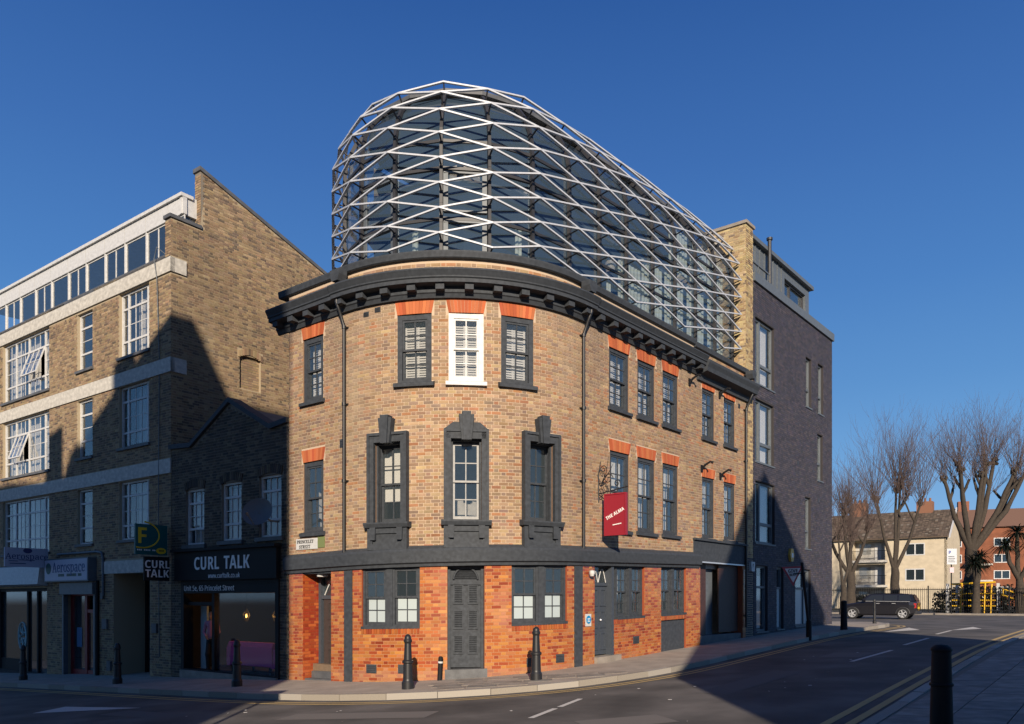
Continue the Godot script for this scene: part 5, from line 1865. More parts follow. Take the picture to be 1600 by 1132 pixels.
		fbox(mb, bf, q[0], q[1] + .2, q[2] + 1.0, q[2] + 1.05, .25, .31)
		put("railing", mb.mesh(), M.black, g)
	# red brick flats further off
	var rf := Face.new()
	rf.at = Vector2(68.5, -128.0)
	rf.d = Vector2(.93, .3676)
	var Rd := thing("red_brick_flats", "orange red brick block of flats with white windows behind the palms", "building", rf.p(10, .9))
	mb = MB.new()
	var rops := []
	for h in [2.6, 5.15, 7.7, 10.25]:
		for x in [2.0, 8.6, 15.5, 19.5]: rops.append([x - 1.1, x + 1.1, h, h + 1.35, .1])
	wall(mb, rf, 0.5, 26, .4, 13.4, rops)
	put("wall", mb.mesh(), coarse(mat(lin(.36, .125, .06), .9, M.fine, .8), M.patch, .1), Rd)
	mb = MB.new()
	mb.quad(rf.p(.2, 13.3, .5), rf.p(26.4, 13.3, .5), rf.p(26.4, 16.6, -5), rf.p(.2, 16.6, -5))
	mb.quad(rf.p(.2, 16.6, -5), rf.p(26.4, 16.6, -5), rf.p(26.4, 13.3, -10), rf.p(.2, 13.3, -10))
	put("roof", mb.mesh(), mat(lin(.20, .11, .075), .9, M.fine, .6), Rd)
	for r in rops: far_window(Rd, rf, (r[0] + r[1]) * .5, r[2], 2.2, 1.35)
	for h in [2.2, 4.75, 7.3]:
		piece("balcony_slab", rf, 3.4, 7.2, h, h + .25, 0, 1.2, M.band, Rd)
	mb = MB.new()
	for x in [4.0, 14.0]:
		fbox(mb, rf, x - .8, x + .8, 14.0, 18.0, -6, -4.6)
	put("chimney", mb.mesh(), mat(lin(.22, .09, .055), .9), Rd)
	mb = MB.new()
	mb.quad(rf.p(.5, .4, -9), rf.p(26, .4, -9), rf.p(26, 13.4, -9), rf.p(.5, 13.4, -9))
	mb.quad(rf.p(.5, .4, 0), rf.p(.5, .4, -9), rf.p(.5, 13.4, -9), rf.p(.5, 13.4, 0))
	put("back_wall", mb.mesh(), M.dim, Rd)
	# playground
	var yel := mat(lin(.72, .42, .02), .4)
	var P := thing("climbing_frame", "yellow climbing frame with white posts and a sloping slide rail", "playground", f.p(-2.8, .93, -.9))
	var pf := flat_off(f, -.9)
	var x0 := -5.2
	mb = MB.new()
	for x in [-4.9, -4.3, -1.75]: fbox(mb, pf, x - .09, x + .09, .93, 3.05, -.09, .09)
	put("post", mb.mesh(), M.white, P)
	for q in [[-4.05, 3.05], [-2.6, 3.05], [-2.2, 3.0]]:
		mb = MB.new()
		mb.tube([pf.p(q[0], .93, .15), pf.p(q[0] + .08, q[1], .15)], [.06, .06], 7)
		put("upright", mb.mesh(), yel, P)
	for h in [1.45, 1.85, 2.3]:
		mb = MB.new()
		mb.tube([pf.p(-4.6, h, .15), pf.p(-1.9, h, .15)], [.05, .05], 7)
		put("rung", mb.mesh(), yel, P)
	mb = MB.new()
	mb.tube([pf.p(-4.7, 3.0, .1), pf.p(-1.9, 3.12, .1)], [.07, .07], 7)
	put("top_bar", mb.mesh(), yel, P)
	mb = MB.new()
	for q in [[[-1.55, 2.25], [.9, 1.25]], [[-1.5, 2.65], [.75, 1.85]]]:
		mb.tube([pf.p(q[0][0], q[0][1], .1), pf.p(q[1][0], q[1][1], .1)], [.06, .06], 7)
	mb.tube([pf.p(.8, 1.85, .1), pf.p(.85, .93, .1)], [.06, .06], 7)
	mb.tube([pf.p(-1.45, 2.6, .1), pf.p(-1.45, 2.2, .1)], [.05, .05], 7)
	put("slide_rail", mb.mesh(), yel, P)
	var W := thing("swing_frame", "swing frame with pale top bar and green leaning legs", "playground", f.p(-20.5, .93, -1.8))
	var wf := flat_off(f, -2.2)
	mb = MB.new()
	mb.tube([wf.p(-27, 3.15, 0), wf.p(-20.4, 3.3, 0)], [.06, .06], 7)
	put("top_bar", mb.mesh(), M.steel, W)
	for z in [-.9, .9]:
		mb = MB.new()
		mb.tube([wf.p(-20.4, 3.3, 0), wf.p(-20.2, 3.1, z * .1), wf.p(-19.2, .93, z)], [.07, .07, .07], 7)
		put("leg", mb.mesh(), mat(lin(.02, .36, .14), .4), W)
	# parking sign on its post
	var S := thing("parking_sign", "grey white parking notice on a dark post in front of the big tree", "sign", Vector3(29.4, .95, -53.5))
	mb = MB.new()
	mb.tube([Vector3(0, 0, 0), Vector3(0, 3.5, 0)], [.04, .04], 8)
	local(S, "post", mb, M.black)
	mb = MB.new()
	mb.abox(Vector3(-.33, 3.3, .05), Vector3(.33, 4.35, .07))
	local(S, "plate", mb, mat(lin(.5, .52, .55), .5))
	mb = MB.new()
	mb.abox(Vector3(-.14, 2.75, .05), Vector3(.14, 3.1, .07))
	local(S, "small_plate", mb, mat(lin(.62, .45, .48), .5))
	letters(S, "P", Transform3D(Basis(), Vector3(29.25, .95 + 4.1, -53.42)), .3, mat(lin(.03, .06, .3), .6), true, false, "symbol")
	mb = MB.new()
	for i in 4: mb.abox(Vector3(-.24, 3.45 + i * .12, .07), Vector3(.22 - .06 * (i % 2), 3.49 + i * .12, .074))
	local(S, "print", mb, M.text_black)

func limb(mb: MB, pts: Array, r0: float, r1: float, sides := 7):
	# a limb with wobble between the given points
	var q := []
	var r := []
	for i in pts.size() - 1:
		for k in 4:
			var t := k / 4.0
			var a: Vector3 = pts[i]
			var b: Vector3 = pts[i + 1]
			q.append(a.lerp(b, t) + (Vector3(rng.randf_range(-1, 1), 0, rng.randf_range(-1, 1)) * r0 * .12 if i + k > 0 else Vector3.ZERO))
	q.append(pts[-1])
	for i in q.size(): r.append(lerpf(r0, r1, float(i) / (q.size() - 1)) * rng.randf_range(.93, 1.07))
	mb.tube(q, r, sides)

func twigs(mb: MB, at: Vector3, n: int, reach: float, lean: Vector3):
	# a pollard's shock of long thin shoots, each with a few side shoots
	for i in n:
		var a := rng.randf() * TAU
		var sp := rng.randf_range(.05, .75)
		var dir := (Vector3(cos(a) * sp, 1.0 - sp * .35, sin(a) * sp) + lean).normalized()
		var ln := reach * rng.randf_range(.45, 1.0)
		var p := at + Vector3(rng.randf_range(-.25, .25), rng.randf_range(-.3, .25), rng.randf_range(-.25, .25))
		var pts := [p]
		var rad := [.018]
		for k in 4:
			dir = (dir + Vector3(rng.randf_range(-.14, .14), rng.randf_range(-.02, .16), rng.randf_range(-.14, .14))).normalized()
			p += dir * ln * .25
			pts.append(p)
			rad.append([.014, .011, .008, .004][k])
			for j in 2 if k > 0 else 1:
				var sd := (dir + Vector3(rng.randf_range(-1, 1), rng.randf_range(-.2, .5), rng.randf_range(-1, 1)) * .8).normalized()
				var l2 := ln * rng.randf_range(.12, .3)
				mb.tube([p, p + sd * l2 * .5, p + (sd + Vector3.UP * .25).normalized() * l2], [.006, .0045, .002], 3, false)
		mb.tube(pts, rad, 3, false)

func pollard(label: String, base: Vector3, fork: float, r: float, heads: Array, reach: float, n: int):
	var T := thing("pollarded_tree", label, "tree", base, 0, "bare pollarded trees by the park")
	var mb := MB.new()
	var top := Vector3(0, fork, 0)
	limb(mb, [Vector3(0, -.3, 0), Vector3(.05, fork * .5, 0), top], r * 1.15, r * .8, 10)
	var tw := MB.new()
	for h in heads:
		var e := Vector3(h[0], h[1], h[2])
		var m := top.lerp(e, .5) + Vector3(h[0] * .1, -.25, 0)
		limb(mb, [top - Vector3(0, .3, 0), m, e], r * .46, r * .22)
		var sd := m.lerp(e, .45)
		var se := sd + Vector3(rng.randf_range(-1.2, 1.2), rng.randf_range(.9, 1.7), rng.randf_range(-.8, .8))
		limb(mb, [sd, sd.lerp(se, .5) + Vector3(0, -.1, 0), se], r * .24, r * .15, 6)
		twigs(tw, se, n / 2, reach * .8, Vector3(h[0], 0, h[2]) * .09)
		for k in 9:
			var kp := e + Vector3(rng.randf_range(-1, 1), rng.randf_range(-1.2, .6), rng.randf_range(-1, 1)) * r * .42
			mb.tube([kp - Vector3(0, .12, 0), kp, kp + Vector3(rng.randf_range(-.1, .1), .16, 0)], [r * .1, r * .24, r * .08], 6)
		twigs(tw, e, n, reach, Vector3(h[0], 0, h[2]) * .07)
	local(T, "trunk", mb, M.bark)
	local(T, "crown", tw, M.twig)

func trees():
	pollard("tall slender pollarded tree standing in front of the cream flats", Vector3(29.2, .95, -61), 3.4, .34, [[0.1, 9.3, 0], [1.75, 8.3, .5], [-1.1, 8.6, -.6], [.9, 9.7, -1.0]], 6.0, 44)
	pollard("massive pollarded tree with many knuckled limbs behind the parking sign", Vector3(35.6, .95, -62), 4.9, .54, [[-2.1, 10.3, 0], [-1.3, 10.9, .9], [-.5, 11.6, -.8], [.3, 10.6, 1.0], [1.2, 11.4, 0], [2.2, 11.8, -.7], [2.9, 10.8, .8], [3.7, 10.2, -.5], [4.3, 11.2, .3]], 5.0, 32)
	pollard("leaning pollarded tree half hidden by the dark brick building", Vector3(25.6, .95, -60.5), 3.0, .36, [[-.7, 7.4, .4], [.2, 7.7, -.4], [-1.9, 6.4, .2], [1.0, 6.2, .8]], 3.9, 44)
	pollard("small forked tree hard against the dark brick building's corner", Vector3(23.6, .95, -57), 2.0, .24, [[-.4, 5.4, .2], [.7, 5.0, -.3]], 3.0, 26)
	# cabbage palms
	for q in [[Vector3(32.2, .95, -55.5), 3.4, [[.3, 3.9, 0], [-.3, 3.5, .3]], "dark spiky cabbage palm beside the yellow climbing frame"], [Vector3(34.9, .95, -55.0), 4.6, [[-1.1, 4.7, .2], [.0, 5.6, -.2], [.6, 4.8, .4]], "tall cabbage palm with green spiky heads at the right edge"]]:
		var T := thing("cabbage_palm", q[3], "palm", q[0], 0, "cabbage palms in the park")
		var mb := MB.new()
		var lf := MB.new()
		limb(mb, [Vector3(0, -.2, 0), Vector3(.05, q[1] * .3, 0), Vector3(0, q[1] * .55, 0)], .3, .22, 8)
		for h in q[2]:
			var e := Vector3(h[0], h[1], h[2])
			limb(mb, [Vector3(0, q[1] * .5, 0), Vector3(h[0] * .7, q[1] * .75, h[2]), e], .17, .13)
			for i in 170:
				var a := rng.randf() * TAU
				var up := rng.randf_range(-.7, 1.0)
				var dir := Vector3(cos(a), up, sin(a)).normalized()
				var ln := rng.randf_range(.9, 1.4)
				var w := dir.cross(Vector3.UP).normalized() * .035
				var md := e + dir * ln * .55
				var tip := e + dir * ln + Vector3(0, -.25 * ln, 0)
				var g := rng.randf_range(.5, 1.5)
				var col := Color(.045 * g, .075 * g, .022 * g)
				lf.quad(e - w * .5, md - w, md + w, e + w * .5, col)
				lf.tri(md - w, tip, md + w, col)
		local(T, "trunk", mb, M.bark)
		local(T, "crown", lf, M.leaf)

func bollard(at: Vector2, kind: int, label: String):
	var B := thing("bollard", label, "bollard", Vector3(at.x, ground(at.x) - (.1 if at.y > -10 else 0.0), at.y), 0, "street bollards")
	var mb := MB.new()
	if kind == 0:   # cast cannon pattern with collar and flared foot
		mb.lathe(Vector3.ZERO, [Vector2(0, -.1), Vector2(.125, -.1), Vector2(.125, .13), Vector2(.105, .17), Vector2(.1, .2), Vector2(.092, .50), Vector2(.09, .52)], 16)
		local(B, "foot", mb, M.iron)
		mb = MB.new()
		mb.lathe(Vector3.ZERO, [Vector2(.09, .51), Vector2(.115, .53), Vector2(.115, .57), Vector2(.088, .59)], 16)
		local(B, "collar", mb, M.iron)
		mb = MB.new()
		mb.lathe(Vector3.ZERO, [Vector2(.084, .58), Vector2(.068, .92), Vector2(.075, .94), Vector2(.085, .96), Vector2(.085, .99), Vector2(.07, 1.02), Vector2(.066, 1.06), Vector2(.035, 1.1), Vector2(0, 1.11)], 16)
		local(B, "shaft", mb, M.iron)
	elif kind == 1:  # plain tapered post with one ring and a domed cap
		mb.lathe(Vector3.ZERO, [Vector2(0, -.1), Vector2(.128, -.1), Vector2(.128, .02), Vector2(.12, .04), Vector2(.098, .955), Vector2(.1, .97)], 20)
		local(B, "shaft", mb, M.black)
		mb = MB.new()
		mb.lathe(Vector3.ZERO, [Vector2(.112, .585), Vector2(.122, .592), Vector2(.122, .612), Vector2(.11, .62)], 20)
		local(B, "ring", mb, M.black)
		mb = MB.new()
		mb.lathe(Vector3.ZERO, [Vector2(.1, .965), Vector2(.108, .972), Vector2(.108, .99), Vector2(.095, 1.01), Vector2(.06, 1.035), Vector2(0, 1.045)], 20)
		local(B, "cap", mb, M.black)
	else:  # slim post
		mb.lathe(Vector3.ZERO, [Vector2(0, -.1), Vector2(.075, -.1), Vector2(.075, .1), Vector2(.055, .13), Vector2(.05, .55), Vector2(.06, .57), Vector2(.06, .6), Vector2(.045, .62), Vector2(.042, .92)], 14)
		local(B, "shaft", mb, M.iron)
		mb = MB.new()
		mb.lathe(Vector3.ZERO, [Vector2(.042, .92), Vector2(.058, .94), Vector2(.05, .99), Vector2(0, 1.02)], 14)
		local(B, "cap", mb, M.iron)

func street_things():
	bollard(Vector2(-2.11, -16.2), 0, "cast iron bollard casting its shadow beside the louvred corner door")
	bollard(Vector2(.5, -16.57), 0, "cast iron bollard in front of the paired windows right of the corner door")
	bollard(Vector2(-6.51, -18.92), 0, "shaded iron bollard in front of the pink sofa's shop window")
	bollard(Vector2(-10.71, -21.7), 0, "shaded iron bollard beside the recessed entrance of the warehouse")
	bollard(Vector2(-15.5, -25.35), 0, "shaded iron bollard in front of the cafe window emblem")
	bollard(Vector2(11.75, -28.3), 1, "black tapered bollard at the dark brick building's corner")
	bollard(Vector2(15.1, -33.3), 2, "slim iron bollard on the kerb corner in front of the car")
	bollard(Vector2(4.7, -8.75), 1, "large black domed bollard in the right foreground")
	# short bent pipe stump by the door
	var T := thing("vent_pipe", "short black pipe stump with a white band beside the corner door", "pipe", Vector3(-1.60, ground(-1.6), -17.62))
	var mb := MB.new()
	mb.tube([Vector3(0, -.1, 0), Vector3(.02, .32, 0), Vector3(.03, .5, 0), Vector3(.035, .53, 0)], [.055, .055, .055, .03], 10)
	local(T, "pipe", mb, M.black)
	mb = MB.new()
	mb.tube([Vector3(.022, .38, 0), Vector3(.024, .42, 0)], [.058, .058], 10)
	local(T, "band", mb, M.white)
	# hanging sign on a scrolled bracket
	var hs := pub.p(9.5, 3.4)
	var S := thing("hanging_sign", "dark red hanging pub sign reading THE ALMA on a scrolled iron bracket", "sign", pub.p(9.08, 3.45, .4))
	var sf := Face.new()
	sf.at = v2(pub.p(9.08, 0, .2))
	sf.d = Vector2(.77327, .63408)
	mb = MB.new()
	ring(mb, sf, 0, .62, 3.45, 4.48, .035, -.045, .045)
	put("frame", mb.mesh(), M.red, S)
	piece("board", sf, .03, .59, 3.48, 4.45, -.03, .03, M.red, S)
	var tilt := Transform3D(Basis(sf.along(0), .0), Vector3.ZERO)
	var ltr := sf.frame(.31, 3.98, .035)
	ltr.basis = ltr.basis * Basis(Vector3(0, 0, 1), .42)
	letters(S, "THE ALMA", ltr, .115, M.text_white, true)
	var l2 := sf.frame(.36, 3.72, .035)
	l2.basis = l2.basis * Basis(Vector3(0, 0, 1), .12)
	mb = MB.new()
	for k in 9: mb.box(l2 * Vector3(-.1 + k * .028, 0, .003), l2.basis.x * .011, l2.basis.y * .012, l2.basis.z * .003)
	put("small_print", mb.mesh(), M.text_white, S)
	mb = MB.new()
	mb.tube([sf.p(-.2, 4.5, 0), sf.p(.66, 4.62, 0)], [.018, .014], 6)
	mb.tube([sf.p(-.18, 4.3, 0), sf.p(-.2, 4.9, 0), sf.p(-.12, 5.3, 0)], [.02, .02, .01], 6)
	for q in [[-.15, 4.55, .25], [.1, 4.85, .14], [-.05, 5.1, .1], [.35, 4.72, .09]]:
		var pts := []
		var rad := []
		for i in 22:
			var a := i * .42
			var r: float = q[2] * (1.0 - i / 26.0)
			pts.append(sf.p(q[0] + cos(a) * r, q[1] + sin(a) * r, 0)); rad.append(.011)
		mb.tube(pts, rad, 5)
	for q in [[-.35, 5.35], [.12, 5.4], [.25, 5.2]]: mb.tube([sf.p(-.1, 4.75, 0), sf.p(q[0] * .6, 5.0, .05), sf.p(q[0], q[1], .02)], [.012, .01, .004], 5)
	mb.tube([sf.p(.08, 4.48, 0), sf.p(.08, 4.56, 0)], [.008, .008], 5)
	mb.tube([sf.p(.55, 4.48, 0), sf.p(.55, 4.6, 0)], [.008, .008], 5)
	put("bracket", mb.mesh(), M.iron, S)
	# street nameplate
	var N := thing("street_nameplate", "white street nameplate reading PRINCELET STREET with a green end panel", "sign", pub.p(.8, 3.2, .03))
	piece("plate", pub, .32, 1.14, 3.26, 3.52, .01, .03, M.white, N)
	piece("end_panel", pub, 1.15, 1.40, 3.27, 3.53, .01, .025, mat(lin(.16, .19, .07), .6), N)
	letters(N, "PRINCELET", pub.frame(.68, 3.445, .034), .11, M.text_black, true, true)
	letters(N, "STREET", pub.frame(.66, 3.325, .034), .11, M.text_black, true, true)
	# camera and blue plaque between pilaster and door
	var C := thing("security_camera", "small white dome security camera above the blue notice", "camera", pub.p(8.66, 2.5, .05))
	mb = MB.new()
	mb.lathe(pub.p(8.66, 2.42, .1) - gx[C].origin, [Vector2(0, 0), Vector2(.05, .02), Vector2(.07, .08), Vector2(.07, .15), Vector2(0, .17)], 14)
	local(C, "housing", mb, M.white)
	mb = MB.new()
	mb.lathe(pub.p(8.69, 2.43, .14) - gx[C].origin, [Vector2(0, 0), Vector2(.03, .02), Vector2(.035, .05), Vector2(0, .08)], 10)
	local(C, "lens", mb, M.black)
	var Q := thing("round_notice", "white square notice with a blue disc beside the right-hand door", "sign", pub.p(8.62, 1.3, .02))
	piece("plate", pub, 8.50, 8.74, 1.22, 1.52, .01, .025, M.white, Q)
	var disc := CylinderMesh.new()
	disc.top_radius = .1; disc.bottom_radius = .1; disc.height = .01; disc.radial_segments = 24
	var df := pub.frame(8.62, 1.38, .03)
	put("disc", disc, mat(lin(.01, .22, .45), .5), Q, df * Transform3D(Basis(Vector3.RIGHT, PI / 2), Vector3.ZERO))
	mb = MB.new()
	for k in 3: fbox(mb, pub, 8.57, 8.67 - .02 * (k % 2), 1.33 + k * .035, 1.345 + k * .035, .034, .038)
	put("print", mb.mesh(), M.text_white, Q)
	# GIVE WAY sign
	var gp := Vector2(9.3, -25.1)
	var G := thing("give_way_sign", "red bordered triangular GIVE WAY sign on a leaning dark post", "sign", Vector3(gp.x, ground(gp.x), gp.y))
	mb = MB.new()
	mb.tube([Vector3(.02, -.1, 0), Vector3(.02, .5, 0), Vector3(0, .55, 0)], [.085, .085, .05], 10)
	local(G, "foot", mb, M.black)
	mb = MB.new()
	mb.tube([Vector3(0, .5, 0), Vector3(-.2, 2.35, 0)], [.045, .045], 10)
	local(G, "post", mb, M.black)
	var tf := Transform3D(Basis(Vector3(.985, .05, -.17).normalized(), Vector3(-.05, 1, 0).normalized(), Vector3(.17, 0, .985).normalized()), gx[G].origin + Vector3(-.5, 1.9, .06))
	mb = MB.new()
	mb.prism(PackedVector2Array([Vector2(-.36, .32), Vector2(0, -.30), Vector2(.36, .32)]), tf, -.01, 0)
	put("border", mb.mesh(), M.red, G)
	mb = MB.new()
	mb.prism(PackedVector2Array([Vector2(-.26, .262), Vector2(0, -.185), Vector2(.26, .262)]), tf, .0, .006)
	put("face", mb.mesh(), M.white, G)
	letters(G, "GIVE", tf * Transform3D(Basis(), Vector3(0, .18, .012)), .15, M.text_black)
	letters(G, "WAY", tf * Transform3D(Basis(), Vector3(0, .06, .012)), .12, M.text_black)
	mb = MB.new()
	mb.box(Vector3(-.3, 2.0, .03), Vector3(.2, .01, -.03), Vector3(0, .02, 0), Vector3(0, 0, .01))
	local(G, "clamp", mb, M.black)
	# alarm boxes
	var A := thing("alarm_box", "white alarm box on the black wall below the yellow party wall", "alarm", rightf.p(18.3, 2.7, .1))
	mb = MB.new()
	mb.prism(PackedVector2Array([Vector2(-.12, -.16), Vector2(.12, -.16), Vector2(.16, .16), Vector2(-.16, .16)]), rightf.frame(18.45, 3.0, .0), 0, .1)
	put("cover", mb.mesh(), M.white, A)
	mb = MB.new()
	mb.prism(PackedVector2Array([Vector2(-.04, -.08), Vector2(.05, .08), Vector2(-.05, .08)]), rightf.frame(18.45, 3.02, .1), 0, .004)
	put("emblem", mb.mesh(), M.text_black, A)
	var A2 := thing("alarm_box", "yellow hexagonal alarm box on the dark brick wall above the GIVE WAY sign", "alarm", rightf.p(22.1, 3.5, .1))
	mb = MB.new()
	mb.prism(PackedVector2Array([Vector2(-.1, -.24), Vector2(.1, -.24), Vector2(.2, 0), Vector2(.1, .24), Vector2(-.1, .24), Vector2(-.2, 0)]), rightf.frame(22.1, 3.55, .0), 0, .1)
	put("cover", mb.mesh(), mat(lin(.6, .36, .06), .5), A2)
	piece("label", rightf, 22.04, 22.2, 3.46, 3.62, .1, .104, M.text_white, A2)

func shop_things():
	var f := left
	# satellite dish
	var D := thing("satellite_dish", "dark grey satellite dish at the right end of the gabled shop", "dish", f.p(-.45, 3.9, .2))
	var mb := MB.new()
	var c := f.frame(-.5, 4.05, .55)
	var b := c.basis * Basis(Vector3.RIGHT, -.3) * Basis(Vector3.UP, .35)
	for i in 6:
		for k in 20:
			var q := []
			for e in [[i, k], [i, k + 1], [i + 1, k + 1], [i + 1, k]]:
				var r: float = e[0] / 6.0
				var a: float = TAU * e[1] / 20.0
				q.append(c.origin + b * Vector3(cos(a) * r * .43, sin(a) * r * .36, r * r * .09 - .05))
			mb.quad(q[0], q[1], q[2], q[3])
	put("reflector", mb.mesh(), mat(lin(.11, .11, .115), .6), D)
	mb = MB.new()
	mb.tube([c.origin + b * Vector3(0, -.34, .02), c.origin + b * Vector3(0, -.2, .4)], [.015, .015], 6)
	mb.tube([c.origin + b * Vector3(0, -.22, .36), c.origin + b * Vector3(0, -.18, .46)], [.035, .03], 8)
	put("feed_arm", mb.mesh(), M.zinc, D)
	mb = MB.new()
	mb.tube([c.origin + b * Vector3(0, 0, -.05), f.p(-.4, 3.85, .25), f.p(-.4, 3.85, 0)], [.025, .025, .025], 6)
	put("mount", mb.mesh(), M.zinc, D)
	# boards standing out from the wall, facing along the street
	var proj := func(called: String, label: String, s: float, h0: float, h1: float, o0: float, o1: float, m: Material) -> Array:
		var t := thing(called, label, "sign", f.p(s, h0, (o0 + o1) * .5))
		var pf := Face.new()
		pf.at = v2(f.p(s, 0, o1)); pf.d = -Vector2(-f.d.y, f.d.x)
		piece("board", pf, 0, o1 - o0, h0, h1, -.03, .03, m, t)
		return [t, pf]
	var green := mat(lin(.0, .10, .105), .45)
	var yellow := mat(lin(.72, .50, .02), .5)
	var e: Array = proj.call("agent_board", "teal estate agent board with a yellow letter F above the CURL TALK sign", -5.5, 3.16, 4.02, .05, 1.0, green)
	var bf: Face = e[1]
	letters(e[0], "F", bf.frame(.19, 3.69, .035), .62, yellow)
	mb = MB.new()
	var pts := []
	var rad := []
	for i in 15:
		var a := -PI * .5 + PI * i / 14.0 * 1.0 - .12
		pts.append(bf.p(.2 + cos(a) * .5, 3.72 + sin(a) * .37, .035)); rad.append(.022)
	mb.tube(pts, rad, 6)
	mb.tube([bf.p(.14, 3.35, .035), bf.p(.02, 3.36, .035)], [.022, .022], 6)
	put("ring", mb.mesh(), yellow, e[0])
	mb = MB.new()
	mb.prism(ellipse(.15, .09), bf.frame(.76, 3.28, .03), 0, .006)
	put("oval", mb.mesh(), yellow, e[0])
	mb = MB.new()
	for k in 4: fbox(mb, bf, .69 + k * .04, .715 + k * .04, 3.26, 3.31, .036, .042)
	put("oval_print", mb.mesh(), M.text_black, e[0])
	mb = MB.new()
	for i in 11:
		if i in [3, 8]: continue
		fbox(mb, bf, .05 + i * .05, .085 + i * .05, 3.27, 3.31, .03, .035)
	put("print", mb.mesh(), M.text_white, e[0])
	e = proj.call("projecting_sign", "black projecting sign reading CURL TALK under the teal board", -5.3, 2.42, 3.1, .1, .85, M.black)
	bf = e[1]
	letters(e[0], "CURL", bf.frame(.38, 2.88, .036), .3, M.text_white)
	letters(e[0], "TALK", bf.frame(.38, 2.62, .036), .3, M.text_white)
	e = proj.call("projecting_sign", "white projecting sign reading Aerospace over the awning box", -12.8, 2.98, 3.62, .15, 1.5, mat(lin(.42, .43, .52), .5))
	bf = e[1]
	var navy := mat(lin(.03, .04, .14), .6)
	letters(e[0], "Aerospace", bf.frame(.68, 3.33, .036), .27, navy, false, true)
	mb = MB.new()
	mb.prism(ellipse(.14, .09), bf.frame(.7, 3.53, .03), 0, .006)
	for q in [[.15, 3.08, .5], [.12, 3.16, .28], [.42, 3.2, .5]]: fbox(mb, bf, q[0], q[0] + q[2], q[1], q[1] + .025, .03, .035)
	put("print", mb.mesh(), navy, e[0])
	# flat shop sign
	var A := thing("shop_sign", "white box sign reading Aerospace above the red framed door", "sign", f.p(-11.2, 2.5, .15))
	mb = MB.new()
	fbox(mb, f, -12.75, -9.7, 2.48, 3.25, 0, .28)
	put("box", mb.mesh(), M.zinc, A)
	piece("panel", f, -12.7, -9.75, 2.52, 3.21, .28, .29, mat(lin(.42, .43, .52), .5), A)
	letters(A, "Aerospace", f.frame(-11.0, 2.95, .296), .46, mat(lin(.05, .10, .22), .6), false, true)
	mb = MB.new()
	for k in 19:
		if k in [5, 6, 15]: continue
		fbox(mb, f, -11.7 + k * .085, -11.645 + k * .085, 2.65, 2.74, .29, .296)
	put("small_print", mb.mesh(), mat(lin(.04, .10, .06), .6), A)
	mb = MB.new()
	mb.prism(ellipse(.19, .19), f.frame(-12.42, 2.93, .29), 0, .006)
	put("emblem", mb.mesh(), mat(lin(.02, .10, .10), .6), A)
	# inside the hair shop
	var pink := mat(lin(.62, .06, .34), .75)
	pink.rim_enabled = true; pink.rim = .3
	for q in [[-2.05, -.62, 1.95, "large pink sofa seen from behind in the CURL TALK window"], [-.74, -.75, .62, "pink armchair at the right end of the CURL TALK window"]]:
		var so := thing("sofa", q[3], "sofa", f.p(q[0], -.1, q[1]), 0, "pink seats in the shop window")
		var sf := flat_off(f, q[1])
		mb = MB.new()
		sweep(mb, sf, q[0] - q[2] * .5, q[0] + q[2] * .5, [Vector2(.32, .12), Vector2(.34, .62), Vector2(.28, .74), Vector2(.16, .74), Vector2(.14, .12)])
		put("backrest", mb.mesh(), pink, so)
		mb = MB.new()
		fbox(mb, sf, q[0] - q[2] * .5, q[0] + q[2] * .5, .08, .38, -.5, .15)
		put("seat", mb.mesh(), pink, so)
		for x in [-1.0, 1.0]:
			mb = MB.new()
			fbox(mb, sf, q[0] + x * (q[2] * .5) - .09, q[0] + x * (q[2] * .5) + .09, .08, .58, -.5, .3)
			put("arm", mb.mesh(), pink, so)
		mb = MB.new()
		for x in [-.42, .42]:
			for z in [-.42, .24]: fbox(mb, sf, q[0] + x * q[2] - .03, q[0] + x * q[2] + .03, -.13, .09, z, z + .05)
		put("feet", mb.mesh(), M.black, so)
	# pendant bulbs, lit
	var bulb := StandardMaterial3D.new()
	bulb.emission_enabled = true; bulb.emission = Color(1, .72, .35); bulb.emission_energy_multiplier = 6.0
	for q in [[-2.75, "left lit pendant lamp in the CURL TALK window"], [-1.45, "right lit pendant lamp in the CURL TALK window"]]:
		var L := thing("pendant_lamp", q[1], "lamp", f.p(q[0], 1.35, -.7), 0, "pendant lamps in the shop window")
		mb = MB.new()
		mb.tube([f.p(q[0], 2.5, -.7), f.p(q[0], 1.62, -.7)], [.006, .006], 4)
		put("cord", mb.mesh(), M.black, L)
		mb = MB.new()
		for k in 6:
			var an := TAU * k / 6.0
			var o := Vector3(cos(an), 0, sin(an))
			mb.tube([f.p(q[0], 1.66, -.7), f.p(q[0], 1.46, -.7) + o * .1, f.p(q[0], 1.28, -.7) + o * .03], [.006, .006, .006], 4)
		put("cage", mb.mesh(), M.black, L)
		mb = MB.new()
		mb.lathe(f.p(q[0], 1.38, -.7), [Vector2(0, 0), Vector2(.025, .015), Vector2(.03, .05), Vector2(.015, .1), Vector2(0, .11)], 10)
		put("bulb", mb.mesh(), bulb, L)
		var om := OmniLight3D.new()
		om.name = "glow"
		om.light_color = Color(1, .72, .35); om.light_energy = .22; om.light_size = .03; om.omni_range = 8; om.omni_attenuation = 2; om.shadow_enabled = true
		L.add_child(om)
		om.position = f.p(q[0], 1.44, -.7) - gx[L].origin
	person(f.p(-3.86, -.13, -.35), f)

func ellipse(a: float, b: float) -> PackedVector2Array:
	var p := PackedVector2Array()
	for i in 22: p.append(Vector2(cos(TAU * i / 22.0) * a, sin(TAU * i / 22.0) * b))
	return p

